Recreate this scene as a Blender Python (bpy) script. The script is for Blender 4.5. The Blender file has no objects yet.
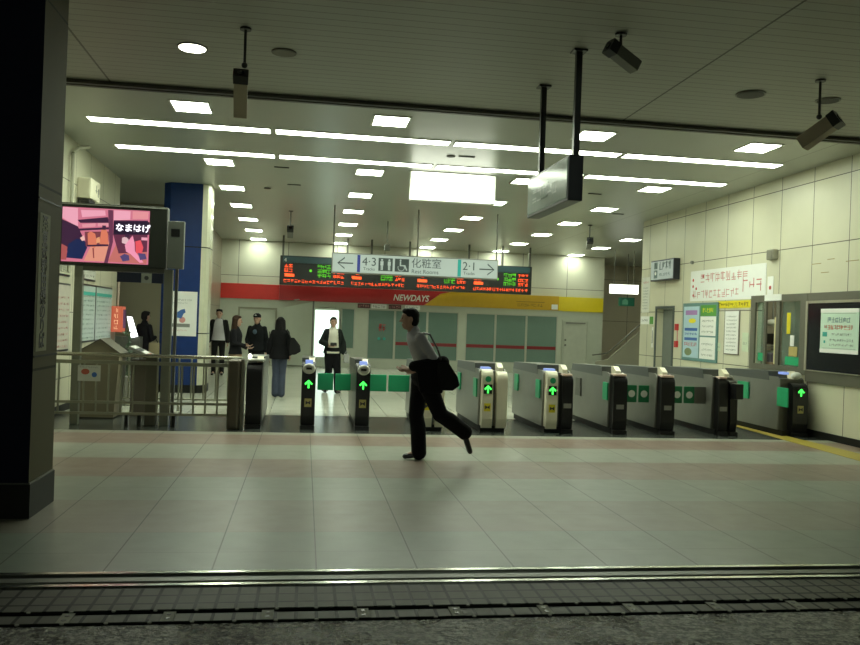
import bpy, bmesh, math, random
from mathutils import Vector, Matrix, noise
random.seed(7)
S = bpy.context.scene
COL = S.collection
PI = math.pi
H = 1.6
SLOPE = 0.0147
def cz(y): return 4.5 - SLOPE * y          # the ceiling falls gently towards the back

# ------------------------------------------------------------------ materials
MATS = {}
def new_mat(name):
    m = bpy.data.materials.new(name); m.use_nodes = True
    nt = m.node_tree
    return m, nt, nt.nodes['Principled BSDF']
def setp(b, color=None, rough=None, metal=None, spec=None, emis=None, es=None):
    if color is not None: b.inputs['Base Color'].default_value = (*color, 1)
    if rough is not None: b.inputs['Roughness'].default_value = rough
    if metal is not None: b.inputs['Metallic'].default_value = metal
    if spec is not None: b.inputs['Specular IOR Level'].default_value = spec
    if emis is not None:
        b.inputs['Emission Color'].default_value = (*emis, 1)
        b.inputs['Emission Strength'].default_value = es
def mat(name, color, rough=.5, metal=0, var=.12, scale=6, emis=None, es=0, spec=None, bump=0):
    if name in MATS: return MATS[name]
    m, nt, b = new_mat(name)
    setp(b, color, rough, metal, spec, emis, es)
    if var > 0:
        tc = nt.nodes.new('ShaderNodeTexCoord'); n = nt.nodes.new('ShaderNodeTexNoise')
        n.inputs['Scale'].default_value = scale; n.inputs['Detail'].default_value = 4
        nt.links.new(tc.outputs['Object'], n.inputs['Vector'])
        mx = nt.nodes.new('ShaderNodeMix'); mx.data_type = 'RGBA'
        mx.inputs[6].default_value = (*[c * (1 - var) for c in color], 1)
        mx.inputs[7].default_value = (*[min(1, c * (1 + var)) for c in color], 1)
        nt.links.new(n.outputs['Fac'], mx.inputs[0])
        nt.links.new(mx.outputs[2], b.inputs['Base Color'])
        if bump:
            bp = nt.nodes.new('ShaderNodeBump'); bp.inputs['Strength'].default_value = bump
            bp.inputs['Distance'].default_value = .01
            nt.links.new(n.outputs['Fac'], bp.inputs['Height']); nt.links.new(bp.outputs['Normal'], b.inputs['Normal'])
    MATS[name] = m
    return m
def glow(name, color, es):
    if name in MATS: return MATS[name]
    m, nt, b = new_mat(name)
    setp(b, [c * .3 for c in color], .5, 0, None, color, es)
    MATS[name] = m
    return m
class NB:
    """small helper that chains maths nodes"""
    def __init__(s, nt): s.nt = nt
    def m(s, op, a, b=None, c=None):
        n = s.nt.nodes.new('ShaderNodeMath'); n.operation = op
        for i, v in enumerate((a, b, c)):
            if v is None: continue
            if isinstance(v, (int, float)): n.inputs[i].default_value = v
            else: s.nt.links.new(v, n.inputs[i])
        return n.outputs[0]
    def lines(s, v, sp, off, w):           # 1 on a joint, 0 elsewhere
        t = s.m('DIVIDE', s.m('SUBTRACT', v, off), sp)
        f = s.m('ABSOLUTE', s.m('SUBTRACT', s.m('FRACT', s.m('ADD', t, .5)), .5))
        return s.m('LESS_THAN', f, w / sp / 2)
    def band(s, v, a, b):
        return s.m('MULTIPLY', s.m('GREATER_THAN', v, a), s.m('LESS_THAN', v, b))
    def mix(s, fac, a, b):
        n = s.nt.nodes.new('ShaderNodeMix'); n.data_type = 'RGBA'
        if isinstance(fac, (int, float)): n.inputs[0].default_value = fac
        else: s.nt.links.new(fac, n.inputs[0])
        for k, v in ((6, a), (7, b)):
            if isinstance(v, tuple): n.inputs[k].default_value = (*v, 1)
            else: s.nt.links.new(v, n.inputs[k])
        return n.outputs[2]
    def pos(s):
        g = s.nt.nodes.new('ShaderNodeNewGeometry'); x = s.nt.nodes.new('ShaderNodeSeparateXYZ')
        s.nt.links.new(g.outputs['Position'], x.inputs[0]); s.g = g
        return x.outputs
    def noise(s, scale, detail=4, vec=None, rough=.5):
        n = s.nt.nodes.new('ShaderNodeTexNoise'); n.inputs['Scale'].default_value = scale
        n.inputs['Detail'].default_value = detail; n.inputs['Roughness'].default_value = rough
        s.nt.links.new(vec or s.g.outputs['Position'], n.inputs['Vector'])
        return n.outputs['Fac']
    def bump(s, h, b, strength=.3, dist=.01):
        n = s.nt.nodes.new('ShaderNodeBump'); n.inputs['Strength'].default_value = strength
        n.inputs['Distance'].default_value = dist
        s.nt.links.new(h, n.inputs['Height']); s.nt.links.new(n.outputs['Normal'], b.inputs['Normal'])

def panel_mat(name, col, joint, axis, sp, off, zsp, zoff, w=.014, rough=.35, zw=None):
    m, nt, b = new_mat(name); setp(b, col, rough)
    k = NB(nt); P = k.pos()
    v = P[0] if axis == 'x' else P[1]
    l1 = k.lines(v, sp, off, w)
    l2 = k.lines(P[2], zsp, zoff, zw or w)
    l = k.m('MAXIMUM', l1, l2)
    n = k.noise(1.2, 3)
    base = k.mix(n, tuple(c * .88 for c in col), tuple(min(1, c * 1.1) for c in col))
    c = k.mix(l, base, joint)
    nt.links.new(c, b.inputs['Base Color'])
    k.bump(k.m('SUBTRACT', 1, l), b, .4, .004)
    MATS[name] = m
    return m

# floor of the concourse: 0.65 x 0.53 m tiles with warm bands across
def floor_mat():
    m, nt, b = new_mat('floor_tile'); k = NB(nt); P = k.pos()
    n = k.noise(2.2, 5); n2 = k.noise(60, 2)
    grey = k.mix(n, (.17, .20, .16), (.215, .245, .20))
    warm = k.mix(n, (.24, .17, .135), (.29, .21, .165))
    light = k.mix(n, (.33, .335, .275), (.37, .375, .31))
    y = P[1]
    c = grey
    c = k.mix(k.m('MULTIPLY', k.band(y, 6.2, 7.27), .45), c, warm)
    c = k.mix(k.m('MULTIPLY', k.band(y, 7.27, 8.32), .35), c, light)
    c = k.mix(k.m('MULTIPLY', k.band(y, 8.32, 9.38), .85), c, warm)
    c = k.mix(k.m('MULTIPLY', k.band(y, 9.38, 10.43), .75), c, light)
    c = k.mix(k.m('MULTIPLY', k.band(y, 10.43, 11.3), .95), c, warm)
    c = k.mix(k.band(y, 11.3, 11.55), c, light)
    c = k.mix(k.m('MULTIPLY', k.m('SUBTRACT', n2, .5), .4), c, (.1, .1, .09))
    lx = k.lines(P[0], .65, .13, .009); ly = k.lines(y, .53, 5.68, .006)
    l = k.m('MAXIMUM', lx, k.m('MULTIPLY', ly, .55))
    c = k.mix(l, c, (.05, .05, .042))
    nt.links.new(c, b.inputs['Base Color'])
    r = k.m('ADD', .27, k.m('MULTIPLY', k.noise(5, 4), .16))
    nt.links.new(r, b.inputs['Roughness'])
    return m
def far_floor_mat():
    m, nt, b = new_mat('far_floor_tile'); k = NB(nt); P = k.pos()
    n = k.noise(1.5, 4)
    c = k.mix(n, (.42, .43, .36), (.52, .53, .45))
    l = k.m('MAXIMUM', k.lines(P[0], .65, .13, .008), k.lines(P[1], .65, 13.6, .008))
    c = k.mix(l, c, (.2, .2, .17)); nt.links.new(c, b.inputs['Base Color'])
    setp(b, rough=.22)
    return m
def strip_floor_mat():
    m, nt, b = new_mat('dark_floor_strip'); k = NB(nt); P = k.pos()
    c = k.mix(k.noise(3, 4), (.045, .05, .045), (.075, .082, .072))
    l = k.lines(P[0], .65, .13, .006); c = k.mix(l, c, (.03, .03, .03)); nt.links.new(c, b.inputs['Base Color'])
    setp(b, rough=.22)
    return m
def small_tile_mat():
    m, nt, b = new_mat('threshold_tile'); k = NB(nt); P = k.pos()
    c = k.mix(k.noise(5, 5), (.075, .072, .057), (.125, .12, .097))
    l = k.m('MAXIMUM', k.lines(P[0], .11, .01, .019), k.lines(P[1], .133, 4.96, .020))
    c = k.mix(l, c, (.004, .004, .004)); nt.links.new(c, b.inputs['Base Color'])
    setp(b, rough=.5, spec=.12); k.bump(k.m('SUBTRACT', 1, l), b, .5, .006)
    return m
def asphalt_mat():
    m, nt, b = new_mat('wet_asphalt'); k = NB(nt); P = k.pos()
    big = k.noise(1.6, 5); fine = k.noise(30, 4, rough=.75); mid = k.noise(14, 4)
    fc = k.m('MINIMUM', k.m('MAXIMUM', k.m('MULTIPLY', k.m('SUBTRACT', fine, .42), 5), 0), 1); c = k.mix(fc, (.014, .014, .012), (.34, .33, .27))
    row = k.m('MULTIPLY', k.lines(P[1], .1, .02, .012), k.m('GREATER_THAN', mid, .46)); c = k.mix(k.m('MULTIPLY', row, .8), c, (.008, .008, .007)); nt.links.new(c, b.inputs['Base Color'])
    wet = k.m('SMOOTH_MIN', k.m('MAXIMUM', k.m('MULTIPLY', k.m('SUBTRACT', big, .42), 5), 0), 1, .1)
    nt.links.new(k.m('SUBTRACT', .42, k.m('MULTIPLY', wet, .34)), b.inputs['Roughness'])
    h = k.m('ADD', k.m('MULTIPLY', fine, .6), k.m('MULTIPLY', mid, .7))
    k.bump(h, b, 1.0, .04)
    return m
def ceiling_mat():
    m, nt, b = new_mat('ceiling_panel'); k = NB(nt); P = k.pos()
    near = k.m('LESS_THAN', P[1], 10.3)
    c = k.mix(near, (.40, .42, .37), (.38, .39, .335))
    c = k.mix(k.m('MULTIPLY', k.noise(.9, 3), .25), c, (.30, .31, .26))
    g = k.m('MULTIPLY', k.lines(P[1], .15, .05, .016), k.m('ADD', k.m('MULTIPLY', near, .5), .0))
    s = k.m('MULTIPLY', k.m('MAXIMUM', k.m('LESS_THAN', k.m('ABSOLUTE', k.m('SUBTRACT', P[0], 4.05)), .012),
              k.m('LESS_THAN', k.m('ABSOLUTE', k.m('SUBTRACT', P[0], -2.4)), .012)), near)
    s2 = k.m('MULTIPLY', k.m('LESS_THAN', k.m('ABSOLUTE', k.m('SUBTRACT', P[0], 7.4)), .01), .6)
    l = k.m('MAXIMUM', k.m('MAXIMUM', g, s), s2)
    c = k.mix(l, c, (.07, .07, .055)); nt.links.new(c, b.inputs['Base Color'])
    setp(b, rough=.5)
    nt.links.new(k.m('ADD', .33, k.m('MULTIPLY', near, .15)), b.inputs['Roughness'])
    k.bump(k.m('SUBTRACT', 1, l), b, .3, .004)
    return m

M_floor, M_far, M_strip, M_small, M_asph, M_ceil = floor_mat(), far_floor_mat(), strip_floor_mat(), small_tile_mat(), asphalt_mat(), ceiling_mat()
M_wallR = panel_mat('right_wall_panel', (.63, .61, .455), (.09, .08, .05), 'y', .905, 11.24, 1.03, 3.06)
M_wallL = panel_mat('left_wall_panel', (.56, .55, .41), (.10, .09, .06), 'y', .905, 14.85, 1.03, 3.62)
M_wallB = panel_mat('back_wall_panel', (.60, .60, .48), (.16, .15, .12), 'x', 1.6, -.6, 1.35, 2.93, w=.018)
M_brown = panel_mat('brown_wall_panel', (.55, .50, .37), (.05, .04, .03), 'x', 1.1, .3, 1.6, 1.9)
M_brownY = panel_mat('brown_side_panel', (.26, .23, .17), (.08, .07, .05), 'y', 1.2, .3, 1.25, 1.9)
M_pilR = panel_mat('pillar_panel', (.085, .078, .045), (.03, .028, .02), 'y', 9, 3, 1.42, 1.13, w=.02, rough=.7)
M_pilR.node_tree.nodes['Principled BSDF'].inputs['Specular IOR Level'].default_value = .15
steel = mat('brushed_steel', (.42, .41, .35), .33, .85, .1, 12)
steel_dk = mat('dark_steel', (.16, .16, .135), .35, .7, .1, 8)
gate_side = mat('gate_side_steel', (.27, .268, .235), .36, .6, .08, 5)
gate_top = mat('gate_hood', (.10, .105, .095), .3, .2, .05)
black = mat('black_plastic', (.012, .012, .012), .3, 0, .1)
cream = mat('cream_plastic', (.80, .76, .58), .35, 0, .06)
white_pl = mat('white_plastic', (.75, .76, .68), .35, 0, .05)
grey_pl = mat('grey_plastic', (.22, .22, .19), .5, 0, .1)
green_fl = mat('green_flap', (.02, .38, .16), .35, 0, .08)
green_dk = mat('dark_green_flap', (.01, .17, .06), .35, 0, .08)
navy = mat('navy_panel', (.010, .034, .15), .4, 0, .15, spec=.3)
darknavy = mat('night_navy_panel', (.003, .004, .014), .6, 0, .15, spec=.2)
base_dk = mat('plinth_dark', (.015, .015, .013), .5, 0, .15, spec=.2)
col_white = mat('column_white_tile', (.62, .62, .47), .25, 0, .08)
red_f = mat('fascia_red', (.42, .022, .022), .35, 0, .08)
red_b = mat('fascia_bright_red', (.62, .03, .022), .35, 0, .08)
amber_f = mat('fascia_amber', (.60, .36, .02), .35, 0, .08)
yellow_f = mat('fascia_yellow', (.72, .56, .01), .35, 0, .06)
shop_white = mat('shop_white', (.50, .53, .43), .4, 0, .06)
teal_glass = mat('drawn_blind_glass', (.17, .255, .215), .15, 0, .12, 1.2)
maroon = mat('maroon_stripe', (.24, .02, .025), .4, 0, .05)
paper = mat('paper_white', (.84, .84, .80), .6, 0, .04)
paper_green = mat('paper_pale_green', (.60, .76, .62), .6, 0, .04)
ink = mat('ink_dark', (.05, .05, .05), .6, 0, 0)
ink_grey = mat('ink_grey', (.22, .23, .21), .6, 0, 0)
ink_red = mat('ink_red', (.55, .04, .04), .6, 0, 0)
ink_pink = mat('ink_pink', (.62, .28, .26), .6, 0, 0)
ink_blue = mat('ink_blue', (.05, .14, .42), .6, 0, 0)
ink_teal = mat('ink_teal', (.05, .40, .33), .6, 0, 0)
ink_green = mat('ink_green', (.10, .32, .05), .6, 0, 0)
ink_yellow = mat('ink_yellow', (.80, .68, .02), .6, 0, 0)
ink_violet = mat('ink_violet', (.40, .22, .50), .6, 0, 0)
tactile = mat('yellow_floor_line', (.42, .33, .05), .5, 0, .15)
dark_glass = mat('dark_display_glass', (.010, .012, .016), .12, 0, .1)
frame_grey = mat('office_frame_grey', (.17, .165, .125), .4, .4, .08)
M_light = glow('lamp_diffuser', (.90, 1.0, .79), 16)
M_strip_l = glow('strip_lamp_diffuser', (.90, 1.0, .79), 12)
M_round_l = glow('downlight_glow', (1.0, 1.0, .80), 10)
M_sign_l = glow('backlit_sign_face', (.96, 1.0, .84), 2.0)
M_dir_l = glow('direction_sign_face', (.60, .72, .62), .33)
M_arrow = glow('green_arrow_light', (.05, 1.0, .08), 1.6)
M_org = glow('led_orange', (1.0, .10, .02), 1.2)
M_grn = glow('led_green', (.16, .85, .03), .5)

# ------------------------------------------------------------------ objects
def off(o):
    v = Vector((0, 0, 0))
    while o is not None: v += o.location; o = o.parent
    return v
def tag(o, label=None, cat=None, group=None, kind=None):
    if label: o['label'] = label
    if cat: o['category'] = cat
    if group: o['group'] = group
    if kind: o['kind'] = kind
    return o
def thing(name, label, cat, loc=(0, 0, 0), group=None):
    o = bpy.data.objects.new(name, None); COL.objects.link(o); o.location = loc
    o.empty_display_size = .1
    return tag(o, label, cat, group)
def put(name, bm, m, parent=None, loc=None, smooth=False, label=None):
    """links a bmesh given in world coordinates as one mesh object (origin at loc, or at its parent's)"""
    base = off(parent) if parent is not None else Vector((0, 0, 0))
    o_loc = Vector(loc) - base if loc is not None else Vector((0, 0, 0))
    bmesh.ops.translate(bm, verts=bm.verts, vec=-(base + o_loc))
    bmesh.ops.recalc_face_normals(bm, faces=bm.faces)
    me = bpy.data.meshes.new(name); bm.to_mesh(me); bm.free()
    for mm in (m if isinstance(m, (list, tuple)) else [m]): me.materials.append(mm)
    if smooth:
        for p in me.polygons: p.use_smooth = True
    o = bpy.data.objects.new(name, me); COL.objects.link(o)
    if parent is not None: o.parent = parent
    o.location = o_loc
    if label: o['label'] = label
    return o
def struct(name, bm, m, parent=None, smooth=False):
    o = put(name, bm, m, parent, smooth=smooth)
    if parent is None: o['kind'] = 'structure'
    return o
def box(bm, x0, y0, z0, x1, y1, z1, bev=0, mi=0, seg=2):
    r = bmesh.ops.create_cube(bm, size=1)
    vs = r['verts']
    for v in vs:
        v.co = Vector(((x0 + x1) / 2 + v.co.x * (x1 - x0), (y0 + y1) / 2 + v.co.y * (y1 - y0), (z0 + z1) / 2 + v.co.z * (z1 - z0)))
    fs = list({f for v in vs for f in v.link_faces})
    for f in fs: f.material_index = mi
    if bev:
        es = list({e for v in vs for e in v.link_edges})
        bmesh.ops.bevel(bm, geom=es, offset=bev, segments=seg, affect='EDGES', profile=.6)
    return bm
def B(*a, **k): return box(bmesh.new(), *a, **k)
def frame(d):
    d = Vector(d).normalized()
    u = d.cross(Vector((0, 0, 1)))
    if u.length < 1e-3: u = Vector((1, 0, 0))
    u.normalize(); return u, d.cross(u).normalized(), d
def loft(bm, rings, close=True, mi=0):
    prev = None; n = len(rings[0]); vr = []
    for r in rings: vr.append([bm.verts.new(p) for p in r])
    for a, b in zip(vr, vr[1:]):
        for i in range(n):
            f = bm.faces.new((a[i], a[(i + 1) % n], b[(i + 1) % n], b[i])); f.material_index = mi
    if close:
        f = bm.faces.new(vr[0][::-1]); f.material_index = mi
        f = bm.faces.new(vr[-1]); f.material_index = mi
def tube(bm, a, b, r, r2=None, n=12, mi=0):
    a, b = Vector(a), Vector(b); u, v, d = frame(b - a); r2 = r if r2 is None else r2
    loft(bm, [[p + (u * math.cos(2 * PI * i / n) + v * math.sin(2 * PI * i / n)) * rr for i in range(n)] for p, rr in ((a, r), (b, r2))], mi=mi)
    return bm
def T(a, b, r, r2=None, n=12): return tube(bmesh.new(), a, b, r, r2, n)
def path(bm, pts, r, n=10):
    for a, b in zip(pts, pts[1:]): tube(bm, a, b, r, n=n)
    return bm
def prism(bm, pts, d, mi=0):
    """polygon pts (3-D, planar) pushed along vector d"""
    d = Vector(d); a = [bm.verts.new(Vector(p)) for p in pts]; b = [bm.verts.new(Vector(p) + d) for p in pts]
    n = len(a)
    fs = [bm.faces.new(a[::-1]), bm.faces.new(b)] + [bm.faces.new((a[i], a[(i + 1) % n], b[(i + 1) % n], b[i])) for i in range(n)]
    for f in fs: f.material_index = mi
    return bm
def ell(bm, c, rx, ry, rz, rot=None, seg=14, mi=0):
    r = bmesh.ops.create_uvsphere(bm, u_segments=seg, v_segments=max(6, seg // 2 + 2), radius=1)
    mtx = Matrix.Translation(Vector(c)) @ (rot.to_4x4() if rot else Matrix.Identity(4)) @ Matrix.Diagonal((rx, ry, rz, 1))
    bmesh.ops.transform(bm, matrix=mtx, verts=r['verts'])
    for v in r['verts']:
        for f in v.link_faces: f.material_index = mi
    return bm

class Face:
    """a flat surface in the place: o = lower left as one faces it, u to the right, v up, n towards the viewer"""
    def __init__(s, o, u, n): s.o, s.u, s.n, s.v = Vector(o), Vector(u), Vector(n), Vector((0, 0, 1))
    def p(s, a, b, d=0): return s.o + s.u * a + s.v * b + s.n * d
    def rect(s, bm, a0, b0, a1, b1, d0=0, d1=.003, mi=0):
        return prism(bm, [s.p(a0, b0, d0), s.p(a1, b0, d0), s.p(a1, b1, d0), s.p(a0, b1, d0)], s.n * (d1 - d0), mi)
    def poly(s, bm, pts, d0=0, d1=.003, mi=0):
        return prism(bm, [s.p(a, b, d0) for a, b in pts], s.n * (d1 - d0), mi)
    def disc(s, bm, a, b, r, d0=0, d1=.003, n=20, mi=0, ry=None):
        ry = ry or r
        return s.poly(bm, [(a + r * math.cos(2 * PI * i / n), b + ry * math.sin(2 * PI * i / n)) for i in range(n)], d0, d1, mi)
    def glyphs(s, bm, a0, b0, a1, b1, n, d0=0, d1=.003, dens=4, fill=.8, mi=0):
        """a row of n small printed characters, each a few strokes"""
        w = (a1 - a0) / n; h = b1 - b0; t = .09 * h
        for i in range(n):
            x = a0 + i * w; x1 = x + w * fill
            for k in range(dens):
                if random.random() < .5:
                    y = b0 + random.choice((0, .25, .5, .75, .9)) * h * .9
                    s.rect(bm, x, y, x1, y + t, d0, d1, mi)
                else:
                    q = x + random.choice((0, .3, .5, .8)) * (x1 - x)
                    s.rect(bm, q, b0 + random.choice((0, .3)) * h, q + t * .9, b1 - random.choice((0, .25)) * h, d0, d1, mi)
        return bm
    def mtx(s, a, b, d):
        m = Matrix((s.u, s.v, s.n)).transposed().to_4x4(); m.translation = s.p(a, b, d); return m
def fY(x, y, z): return Face((x, y, z), (1, 0, 0), (0, -1, 0))      # looks towards the street
def fXr(x, y, z): return Face((x, y, z), (0, -1, 0), (-1, 0, 0))    # on the right wall
def fXl(x, y, z): return Face((x, y, z), (0, 1, 0), (1, 0, 0))      # on the left wall

def text(name, s, size, m, parent, mtx, align='LEFT', shear=0, sx=1, bold=0, depth=.002, label=None, vertical=False):
    cu = bpy.data.curves.new('lettering', 'FONT')
    cu.body = s; cu.size = size; cu.align_x = align; cu.extrude = depth; cu.shear = shear; cu.offset = bold
    if vertical: cu.space_line = .82
    t = bpy.data.objects.new('lettering', cu); COL.objects.link(t)
    bpy.context.view_layer.update()
    dg = bpy.context.evaluated_depsgraph_get()
    me = bpy.data.meshes.new_from_object(t.evaluated_get(dg))
    bpy.data.objects.remove(t); bpy.data.curves.remove(cu)
    base = off(parent)
    me.transform(Matrix.Translation(-base) @ mtx @ Matrix.Diagonal((sx, 1, 1, 1)))
    me.materials.clear(); me.materials.append(m); me.name = name
    o = bpy.data.objects.new(name, me); COL.objects.link(o); o.parent = parent
    return o
ORD = ['first', 'second', 'third', 'fourth', 'fifth', 'sixth', 'seventh', 'eighth']

# ------------------------------------------------------------------ the setting
YB = 27.56
struct('floor', B(-9, 5.25, -.2, 15, 11.55, 0), M_floor)
struct('floor', B(-9, 11.552, -.2, 15, 13.6, 0), M_strip)
struct('floor', B(-9, 13.602, -.2, 15, 31, 0), M_far)
struct('threshold_floor', B(-9, 4.60, -.2, 15, 4.975, -.004), M_small)
struct('ground', B(-14, -3, -.25, 20, 4.40, -.012), M_asph)
bm = bmesh.new()
a, b = cz(3.2), cz(31)
prism(bm, [(-9, 3.2, a), (15, 3.2, a), (15, 31, b), (-9, 31, b)], (0, 0, .3))
struct('ceiling', bm, M_ceil)
# right wall with the door and the ticket office openings
XR = 8.05
bm = bmesh.new()
def segR(y0, y1, z0, z1): box(bm, XR, y0, z0, XR + .2, y1, z1)
segR(4.98, 12.27, 0, 4.5); segR(12.27, 13.88, 0, 1.04); segR(12.27, 13.88, 2.2, 4.5); segR(13.88, 17.12, 0, 4.5)
segR(17.12, 17.95, 2.1, 4.5); segR(17.95, 18.9, 0, 4.5)
struct('wall_right', bm, M_wallR)
struct('wall_right_end', B(XR + .2, 18.7, 0, 14, 18.9, 4.4), M_brown)
struct('wall_left', B(-3.92, 4.98, 0, -3.72, 17.1, 4.5), M_wallL)
struct('wall_left_passage', B(-9, 16.9, 0, -3.92, 17.1, 4.4), M_brown)
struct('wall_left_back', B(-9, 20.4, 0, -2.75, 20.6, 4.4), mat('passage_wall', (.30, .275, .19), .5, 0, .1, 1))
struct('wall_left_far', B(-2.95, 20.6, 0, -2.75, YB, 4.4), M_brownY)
bm = bmesh.new(); box(bm, -2.95, YB, 0, 10.35, YB + .2, 4.3)
struct('wall_back', bm, M_wallB)
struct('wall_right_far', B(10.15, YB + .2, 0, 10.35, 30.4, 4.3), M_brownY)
struct('wall_stairs', B(10.35, 30.4, 0, 15, 30.6, 4.3), M_brown)
struct('wall_east', B(14, 18.9, 0, 14.2, 30.4, 4.3), M_brown)
struct('trim_1', B(-4.7, 20.30, 3.36, -2.95, 20.4, 3.72), mat('soffit_dark', (.035, .028, .02), .6))
struct('baseboard_right', B(XR - .02, 5.25, 0, XR - .001, 17.1, .11), base_dk)
struct('baseboard_left', B(-3.719, 5.25, 0, -3.70, 17.1, .11), base_dk)
struct('baseboard_back', B(-2.75, YB - .02, 0, 10.35, YB - .001, .1), mat('baseboard_grey', (.2, .2, .16), .4))
# the dark shutter beam across the ceiling
bm = bmesh.new(); z = cz(10.36)
box(bm, -3.7, 10.27, z - .05, XR, 10.45, z - .005); box(bm, -3.7, 10.34, z - .062, XR, 10.38, z - .05)
struct('trim_2', bm, mat('beam_dark', (.075, .075, .062), .4, .3))
# shutter rail in the floor
bm = bmesh.new()
box(bm, -9, 4.978, -.02, 15, 5.018, .006, mi=0); box(bm, -9, 5.018, -.03, 15, 5.075, -.012, mi=1)
box(bm, -9, 5.075, -.02, 15, 5.15, .001, mi=2); box(bm, -9, 5.15, -.03, 15, 5.208, -.012, mi=1); box(bm, -9, 5.208, -.02, 15, 5.248, .008, mi=0)
struct('trim_3', bm, [mat('rail_bright', (.62, .64, .56), .18, .95, .1), base_dk, mat('rail_mid', (.10, .105, .085), .4, .4, .1)])
# drain channel
bm = bmesh.new()
box(bm, -9, 4.40, -.06, 15, 4.432, -.008, mi=0); box(bm, -9, 4.432, -.06, 15, 4.562, -.012, mi=1); box(bm, -9, 4.562, -.06, 15, 4.60, -.008, mi=0)
struct('trim_4', bm, [mat('drain_black', (.004, .004, .004), .9, spec=.0), M_small])
plate_m = mat('drain_plate_metal', (.24, .24, .195), .7, .0, spec=.2)
for i in range(-4, 11):
    x = .375 + i * .517
    t = tag(bpy.data.objects.new('drain_plate', None), 'small slotted metal plate set in the black drain channel, outside the metal rail', 'drain cover', 'drain plates along the threshold')
    COL.objects.link(t); t.location = (x, 4.5, -.013)
    fr = bmesh.new(); box(fr, x - .032, 4.43, -.012, x + .032, 4.57, -.006)
    put('plate', fr, plate_m, t)
    for dy in (-.032, .032):
        put('slot', T((x, 4.5 + dy, -.006), (x, 4.5 + dy, -.004), .013), black, t)
# stud rivets of the drain edge
for r, y in enumerate((4.412, 4.588)):
    for i in range(-8, 22):
        x = .12 + i * .215
        o = put('drain_bolt', T((x, y, -.008), (x, y, -.003), .011, n=8), plate_m, loc=(x, y, -.008))
        tag(o, ('small round bolt head on the street side edge of the drain channel', 'small round bolt head on the tiled side edge of the drain channel')[r], 'bolt', ('bolts along the street side of the drain', 'bolts along the tile side of the drain')[r])
# yellow line on the floor along the right wall
struct('floor_marking', prism(bmesh.new(), [(7.15, 9.2, .001), (7.62, 9.2, .001), (7.62, 14.2, .001), (7.44, 14.2, .001)], (0, 0, .003)), tactile)

# ------------------------------------------------------------------ lamps
tilt = -math.atan(SLOPE)
def flat_lamp(name, x, y, w, d, m, label, group, cat='ceiling light', trim=.03):
    z = cz(y)
    t = thing(name, label, cat, (x, y, z), group); t.rotation_euler = (tilt, 0, 0)
    fr = bmesh.new()
    X, Y = w / 2, d / 2
    box(fr, -X - trim, -Y - trim, -.012, X + trim, -Y, 0); box(fr, -X - trim, Y, -.012, X + trim, Y + trim, 0)
    box(fr, -X - trim, -Y, -.012, -X, Y, 0); box(fr, X, -Y, -.012, X + trim, Y, 0)
    me = bpy.data.meshes.new('lamp_frame'); fr.to_mesh(me); fr.free(); me.materials.append(white_pl)
    o = bpy.data.objects.new('lamp_frame', me); COL.objects.link(o); o.parent = t
    df = bmesh.new(); box(df, -X, -Y, -.009, X, Y, -.001)
    me = bpy.data.meshes.new('diffuser'); df.to_mesh(me); df.free(); me.materials.append(m)
    o = bpy.data.objects.new('diffuser', me); COL.objects.link(o); o.parent = t
lx = [-1.57, 1.07, 3.97, 6.48]
ly = [11.18, 14.77, 17.4, 19.82, 22.26, 24.7, 27.08]
rown = ['leftmost', 'second from left', 'third from left', 'fourth from left']
for i, x in enumerate(lx):
    for j, y in enumerate(ly):
        if j == 1 and i in (1,): y = 14.85
        where = 'nearest the street' if j == 0 else ('nearest the back wall' if j == 6 else ORD[j] + ' from the street')
        flat_lamp('ceiling_light', x, y, .46, .5, M_light, f'lit square ceiling light in the {rown[i]} row of squares, {where}', 'square ceiling lights')
for j, (y, w) in enumerate(((22.4, 'nearest'), (24.75, 'middle'), (27.15, 'farthest'))):
    flat_lamp('ceiling_light', 9.15, y, .46, .5, M_light, f'{w} lit square ceiling light of the short row beyond the right wall corner', 'square ceiling lights')
segs = [-3.16, -.55, 2.11, 4.8, 7.50]
sn = ['leftmost', 'second', 'third', 'rightmost']
for r, (y, rn) in enumerate(((12.22, 'nearer'), (13.97, 'farther'))):
    for k in range(4):
        x0, x1 = segs[k] + .03, segs[k + 1] - .03
        flat_lamp('strip_light', (x0 + x1) / 2, y, x1 - x0 - .03, .26, M_strip_l, f'long lit ceiling strip light, {sn[k]} section of the {rn} line', f'strip lights of the {rn} line', trim=.015)
for y in (21.5, 27.0):
    flat_lamp('ceiling_light', 11.9, y, .46, .5, M_light, ('nearer' if y < 25 else 'farther') + ' unseen fill lamp added over the escalator behind the right wall', 'added escalator hall fill lamps')  # unseen fill lamps, added to brighten the stair wall
# round downlight and round ceiling speakers
def disc_fix(name, x, y, r, m, label, cat, rim=None):
    z = cz(y); t = thing(name, label, cat, (x, y, z))
    put('ring', tube(bmesh.new(), (x, y, z - .012), (x, y, z + .0), r + .02, n=28), rim or grey_pl, t)
    put('face', tube(bmesh.new(), (x, y, z - .016), (x, y, z - .0125), r, n=28), m, t)
disc_fix('downlight', -1.25, 8.81, .135, M_round_l, 'lit round downlight in the dim ceiling at the upper left', 'ceiling light')
dk = mat('grille_dark', (.04, .038, .03), .6)
disc_fix('ceiling_speaker', 5.0, 8.82, .15, dk, 'dark round ceiling speaker, nearer the middle of the two at the upper right', 'speaker')
disc_fix('ceiling_speaker', 5.97, 8.81, .12, dk, 'dark round ceiling disc right behind the camera over the right wall', 'speaker')
disc_fix('ceiling_speaker', -.31, 8.72, .11, mat('grille_olive', (.16, .15, .11), .6), 'faint round ceiling disc beside the hanging camera at upper left', 'speaker', mat('grille_olive2', (.13, .12, .09), .6))
disc_fix('smoke_detector', 2.25, 13.1, .05, dk, 'small dark round detector between the two strip light lines', 'detector', dk)
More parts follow.
